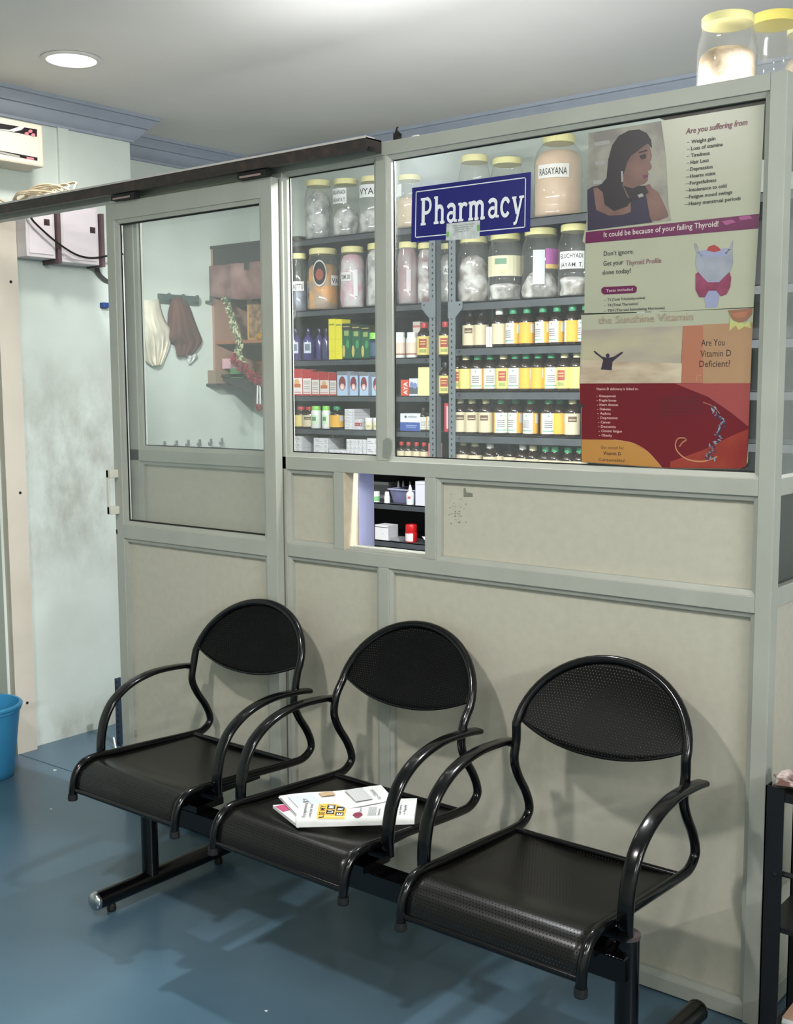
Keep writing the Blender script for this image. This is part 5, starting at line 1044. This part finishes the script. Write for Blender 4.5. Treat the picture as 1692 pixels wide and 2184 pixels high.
# ------------------------------------------------------------------ clothes and shrine on the recessed wall
XW_ = -4.42
def drape(name, label, cat, L_, R_, x0, th, m_, folds=5, seed=1, group=None):
    """hanging cloth: left and right outline (picture points) from top to bottom, built as a thick folded sheet off the wall"""
    n, k = 18, 16
    def samp(P, t):
        q = crom([(a, c, 0) for a, c in P], 8); f = t*(len(q)-1); i = min(int(f), len(q)-2); return q[i].lerp(q[i+1], f-i)
    vs = []
    for j in range(n+1):
        l, r = samp(L_, j/n), samp(R_, j/n)
        for i in range(k+1):
            u = i/k; p = l.lerp(r, u); e = math.sqrt(max(0, 1-(2*u-1)**2)); d = th*(.25+.75*e)*(.35+.65*math.sin(PI*min(1, j/n*1.1+.12)))+.008*math.sin(u*folds*2*PI+seed+j*.12)*(j/n)+.006*noise.noise(Vector((u*4, j*.4, seed)))
            vs.append(U(p.x, p.y, 'x', x0+max(.004, d)))
    k1 = len(vs); vs += [Vector((x0+.002, v.y, v.z)) for v in vs]; fs = []
    for j in range(n):
        for i in range(k): a = j*(k+1)+i; fs.append((a, a+1, a+k+2, a+k+1))
    rim = [i for i in range(k+1)]+[(j+1)*(k+1)+k for j in range(n)]+[n*(k+1)+k-1-i for i in range(k)]+[(n-1-j)*(k+1) for j in range(n-1)]
    for i in range(len(rim)): a, c = rim[i], rim[(i+1) % len(rim)]; fs.append((a, c, c+k1, a+k1))
    b = B(); b.add(vs, fs); return b.build(name, m_, None, smooth=60)
b = B(); q0, q1 = U(336, 641, 'x', XW_), U(420, 652, 'x', XW_); b.box((XW_+.001, q0.y, q1.z), (XW_+.018, q1.y, q1.z+.045))
for i in range(4): yy = q0.y+.03+i*.09; b.obox((XW_+.035, yy, q1.z+.02), .04, .012, .012); b.obox((XW_+.052, yy, q1.z+.032), .01, .012, .03)
tag(b.build('hook_rail', mat('rail_green', (66, 84, 82), .5)), 'dark green hook rail on the wall behind the door glass', 'hook rail')
o = drape('brown_towel', '', '', [(366, 640), (363, 668), (361, 700), (358, 724), (372, 735), (378, 760)], [(388, 633), (403, 650), (414, 680), (424, 706), (431, 730), (412, 756)], XW_+.02, .07, mat('towel_brown', (96, 58, 54), .95, c2=(82, 48, 46), nscale=60, bump=.5), 4, 2); tag(o, 'maroon-brown towel hanging from the hook rail behind the door glass', 'towel')
o = drape('pale_coat', '', '', [(300, 640), (300, 680), (304, 710), (308, 740), (314, 770), (326, 780)], [(340, 638), (346, 665), (356, 690), (366, 705), (362, 738), (346, 778)], XW_+.02, .07, mat('coat_cream', (226, 220, 200), .9, c2=(210, 204, 184), nscale=20, bump=.3), 6, 5); tag(o, 'cream coat hanging left of the brown towel', 'coat')
o = drape('white_cloth', '', '', [(398, 756), (400, 768), (404, 776)], [(418, 752), (421, 762), (408, 775)], XW_+.01, .02, mat('cloth_white', (200, 204, 202), .9), 2, 3); tag(o, 'small white cloth corner showing below the brown towel', 'cloth')
hr = thing('hook_rail', 'low white rail with a row of small dark hooks behind the door glass', 'hook rail', (XW_+.01, 1.33, 1.22))
q0, q1 = U(338, 948, 'x', XW_), U(470, 950, 'x', XW_); b = B(); b.box((XW_+.001, q0.y, q1.z-.005), (XW_+.012, q1.y, q1.z+.024)); b.build('rail', mat('rail_white', (206, 212, 208), .5), hr)
for i in range(6): yy = q0.y+(q1.y-q0.y)*(.04+i*.185); b = B(); b.obox((XW_+.022, yy, q1.z+.014), .02, .012, .012); b.obox((XW_+.03, yy, q1.z+.026), .008, .01, .026); b.build('hook', M_gry, hr)
YS0, YS1 = 1.50, 1.779
zc1, zc0, zc2 = U(466, 530, 'y', YS0).z, U(475, 790, 'y', YS0).z, U(475, 727, 'y', YS0).z
sx0, sx1 = XW_+.002, XW_+.62
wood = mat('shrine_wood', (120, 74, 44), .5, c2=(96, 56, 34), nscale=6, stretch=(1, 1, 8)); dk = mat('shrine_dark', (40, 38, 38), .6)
sh = thing('shrine_cabinet', 'dark wooden wall shrine cabinet in the corner behind the door glass', 'cabinet', ((sx0+sx1)/2, 1.64, zc0))
b = B(); b.box((sx0, YS0, zc0-.02), (sx0+.015, YS1, zc1)); b.build('side_board', mat('shrine_edge', (150, 116, 100), .5), sh)
b = B(); b.box((sx1-.015, YS0, zc0-.02), (sx1, YS1, zc1)); b.build('side_board', wood, sh)
b = B(); b.box((sx0+.015, YS1-.012, zc0-.02), (sx1-.015, YS1, zc1)); b.build('back_board', wood, sh)
b = B(); b.box((sx0, YS0-.005, zc1), (sx1, YS1, zc1+.015)); b.build('top_board', dk, sh)
b = B(); b.box((sx0+.015, YS0, zc1-.12), (sx1-.015, YS0+.012, zc1)); b.build('front_valance', dk, sh)
b = B(); b.box((sx0+.015, YS0+.005, zc2-.016), (sx1-.015, YS1-.012, zc2)); b.build('shelf', mat('shelf_brown', (132, 84, 58), .5), sh)
b = B(); b.box((sx0, YS0, zc0-.035), (sx1, YS1, zc0-.02)); b.build('bottom_board', dk, sh)
b = B(); b.add([(sx0+.01, YS0+.01, zc0-.035), (sx1, YS0+.01, zc0-.035), (sx1, YS0+.01, zc0-.24), (sx0+.01, YS1-.01, zc0-.035), (sx1, YS1-.01, zc0-.035), (sx1, YS1-.01, zc0-.24)], [(0, 1, 2), (3, 5, 4), (0, 2, 5, 3), (1, 4, 5, 2), (0, 3, 4, 1)]); b.build('slanted_board', dk, sh)  # dark slanted wedge filling the space below the cabinet
b = B(); n = 30; vs = []
for j in range(6):
    for i in range(n+1):
        u = i/n; z = zc1-.085-.03*j-.03*math.sin(u*PI)*(j/5); vs.append((sx0-.012*(1-u)*(j < 6)+.01+u*(sx1-sx0-.02), YS0-.012-.012*math.sin(u*26)-.006*math.sin(u*9), z))
b.add(vs, [(j*(n+1)+i, j*(n+1)+i+1, (j+1)*(n+1)+i+1, (j+1)*(n+1)+i) for j in range(5) for i in range(n)])
tag(b.build('valance_cloth', mat('curtain_maroon', (98, 62, 62), .8, c2=(140, 112, 108), nscale=12), smooth=True, solid=.004), 'maroon patterned valance cloth across the shrine cabinet', 'curtain')
pf = thing('picture_frame', 'gilt-edged religious picture leaning on the shrine shelf', 'picture', (sx0+.26, 1.6, zc2))
px0_, px1_ = U(528, 700, 'y', 1.6).x, U(600, 700, 'y', 1.6).x
for (nm, ins, y_, m_) in (('frame', 0, 1.6, mat('gilt', (196, 150, 84), .3, metal=.4)), ('picture', .014, 1.5975, mat('picture_print', (150, 120, 90), .5, c2=(92, 70, 50), nscale=30, lo=.4, hi=.6))):
    b = B(); b.box((px0_+ins, y_, zc2+ins), (px1_-ins, y_+(.014 if ins == 0 else .002), zc2+.30-ins)); b.build(nm, m_, pf)
b = B()
for k in range(5): c0 = U(546+k*5, 716-(k % 2)*3, 'y', 1.53); b.lathe([(0, 0), (.012, .004), (.016, .012), (.006, .02), (.009, .03), (0, .034)], 10, (c0.x, 1.55, zc2+.001))
tag(b.build('brass_ornaments', mat('brass', (206, 160, 52), .25, metal=.6)), 'row of small gold ornaments on the shrine shelf', 'ornament')
def garland(name, label, pts, y, r, n, m_, sd, rows=1):
    rnd = random.Random(sd); P = crom([U(a, c, 'y', y) for a, c in pts], 10); b = B()
    for i in range(n):
        f = i/(n-1)*(len(P)-1); k = min(int(f), len(P)-2); c0 = P[k].lerp(P[k+1], f-k)+Vector([rnd.uniform(-r, r)*.7 for _ in range(3)]); a = rnd.random()*6; q = rnd.random()*3
        ax = Vector((math.cos(a)*math.cos(q), math.sin(a)*math.cos(q), math.sin(q))); s_ = ax.orthogonal().normalized()*r*.35; L2 = ax*r
        b.add([c0-L2, c0+s_, c0+L2, c0-s_, c0+ax.cross(s_)*.8, c0-ax.cross(s_)*.8], [(0, 1, 4), (1, 2, 4), (2, 3, 4), (3, 0, 4), (1, 0, 5), (2, 1, 5), (3, 2, 5), (0, 3, 5)], i % 2)
    return tag(b.build(name, m_), label, 'garland')
garland('leaf_garland', 'green and cream artificial leaf garland hanging in front of the shrine', [(480, 640), (490, 665), (497, 690), (505, 710), (512, 735), (508, 752), (516, 768)], YS0-.035, .016, 170, [mat('leaf_green', (74, 92, 66), .6), mat('leaf_cream', (172, 176, 140), .6)], 3)
garland('red_garland', 'thick red flower garland drooping under the shrine shelf', [(500, 762), (512, 780), (525, 792), (540, 805), (556, 812), (580, 806)], YS0-.035, .02, 260, [mat('petal_red', (136, 34, 48), .7), mat('petal_dark', (92, 26, 36), .7)], 4)
b = B()
for dx in (0, 5):
    c0 = U(550+dx, 822, 'y', YS0-.035); c1_ = U(549+dx*1.3, 862, 'y', YS0-.035); b.cyl(c0, c1_, .0045, 8); 
tag(b.build('hanging_tassels', mat('tassel_white', (206, 206, 206), .6)), 'pair of white tassel cords hanging from the red garland', 'tassel')
garland('tassel_flowers', 'dark red flower ends under the white tassel cords', [(546, 866), (552, 872), (558, 868)], YS0-.035, .014, 34, [MATS['petal_dark'], MATS['petal_red']], 6)
b = B(); q0, q1 = U(490, 786, 'y', YS0-.004), U(516, 806, 'y', YS0-.004); b.box((q0.x, YS0+.0, q1.z), (q1.x, YS0+.08, q0.z)); o = tag(b.build('green_box', mat('box_green', (66, 118, 70), .6)), 'small green box in the bottom of the shrine cabinet', 'box')
b = B(); q0, q1 = U(474, 765, 'y', YS0+.01), U(492, 786, 'y', YS0+.01); b.box((q0.x, YS0+.01, q1.z), (q1.x, YS0+.07, q0.z)); tag(b.build('pink_box', mat('box_pink', (190, 150, 158), .6)), 'small pale pink box above the green one in the shrine', 'box')
b = B(); q0, q1 = U(457, 790, 'x', XW_+.05), U(484, 818, 'x', XW_+.05); b.box((XW_+.001, q0.y, q1.z), (XW_+.06, q0.y+.1, q0.z)); b.box((XW_+.001, q0.y-.012, q1.z-.012), (XW_+.075, q0.y+.11, q1.z), 1); tag(b.build('wall_holder', [mat('holder_tan', (126, 108, 90), .7), dk]), 'small tan holder on a dark ledge left of the shrine', 'holder')

# ------------------------------------------------------------------ black rack at the right edge
rk = thing('magazine_rack', 'black metal magazine rack standing at the right picture edge', 'rack', (-.6, -.1, 0))
x0, x1, y0_, y1_ = -.850, -.36, -.20, .0
for x in (x0, x1-.04):
    for y in (y0_, y1_-.03):
        b = B(); b.box((x, y, 0), (x+.04, y+.003, .665)); b.box((x, y, 0), (x+.003, y+.03, .665)); b.build('post', mat('rack_black', (12, 12, 16), .4), rk)
for z in (.03, .095, .36, .655):
    b = B(); b.box((x0+.002, y0_+.003, z-.012 if z != .655 else z-.02), (x1-.002, y1_-.003, z)); b.build('shelf', MATS['rack_black'], rk)
b = B(); b.cyl((x0+.03, y0_+.012, .475), (x1, y0_+.012, .475), .006, 10); b.build('rail', MATS['rack_black'], rk)
b = B(); p = U(1652, 1865, 'y', y0_-.001); b.lathe([(.006, 0), (.005, .003), (0, .004)], 10, (0, 0, 0)); b.v = [Vector((p.x+v.x, y0_-v.z, p.z+v.y)) for v in b.v]; b.build('bolt', MATS['rack_black'], rk)
tray = thing('steel_plate', 'round shiny steel plate on top of the black rack', 'plate', (-.68, -.1, .657))
b = B(); b.lathe([(0, 0), (.09, 0), (.115, .018), (.122, .02), (.122, .022), (.112, .021), (.088, .004), (0, .004)], 40, (-.66, -.09, .657), caps=False); b.build('dish', mat('steel', (200, 200, 205), .18, metal=1), tray, smooth=True)
b = B(); rnd = random.Random(5); nn = 10; vs = []
for j in range(7):
    for i in range(nn): a = 2*PI*i/nn; r_ = .05*math.sin(PI*(j+.6)/7.2)*(1+rnd.uniform(-.3, .3)); vs.append((-.81+r_*math.cos(a)*.75, -.155+r_*math.sin(a), .657+.036*j/6))
b.add(vs, [(j*nn+i, j*nn+(i+1) % nn, (j+1)*nn+(i+1) % nn, (j+1)*nn+i) for j in range(6) for i in range(nn)]+[tuple(range(nn)), tuple(6*nn+i for i in range(nn))])
tag(b.build('crumpled_wrapper', mat('wrapper_brown', (92, 66, 58), .4, c2=(188, 172, 168), nscale=24, lo=.5, hi=.62)), 'crumpled brown and silver wrapper on the corner of the black rack', 'wrapper')
for i, (dz, c, lab) in enumerate(((0, (196, 200, 204), 'bottom pale magazine of the pile on the black rack'), (.022, (210, 212, 214), 'second magazine of the pile on the black rack'), (.040, (170, 140, 120), 'top brown-covered magazine of the pile on the black rack'))):
    b = B(); b.obox((-.66, -.085, .096+dz+(.010 if i < 2 else .006)), .30, .17, .02 if i == 0 else .017 if i == 1 else .012, .03*(i-1)); m0 = b
    b.obox((-.66, -.085, .096+dz+(.0205 if i == 0 else .019 if i == 1 else .0125)), .301, .171, .001, .03*(i-1), 1)
    tag(b.build('magazine', [M_paper, mat('mag_%d' % i, c, .4)]), lab, 'magazine', 'magazines piled on the black rack')

# ------------------------------------------------------------------ bits of paper on the floor
for i, (px, py, s_, lb) in enumerate(((116, 1643, .010, 'tiny white paper scrap on the floor by the seam near the wall'), (152, 1700, .005, 'tiny white speck on the floor left of the first seat'), (108, 1726, .006, 'tiny white speck on the floor below the bucket'), (567, 2157, .005, 'tiny white speck on the floor in front of the middle seat'))):
    p = U(px, py, 'z', 0); b = B(); b.add([(p.x-s_, p.y, .0006), (p.x+s_*.8, p.y-s_*.5, .0006), (p.x+s_, p.y+s_*.6, .003), (p.x-s_*.2, p.y+s_*.4, .002)], [(0, 1, 2, 3)]); tag(b.build('paper_scrap', M_paper, solid=.0005), lb, 'paper scrap', None)
b = B(); p0, p1_ = U(243, 1588, 'z', .01), U(248, 1602, 'z', .0); b.cyl(U(200, 1585, 'x', -3.6) if 0 else (p0.x, p0.y, .04), (p1_.x, p1_.y, .003), .004, 6); tag(b.build('white_stick', M_wht), 'thin white stick leaning on the floor behind the first armrest', 'stick')
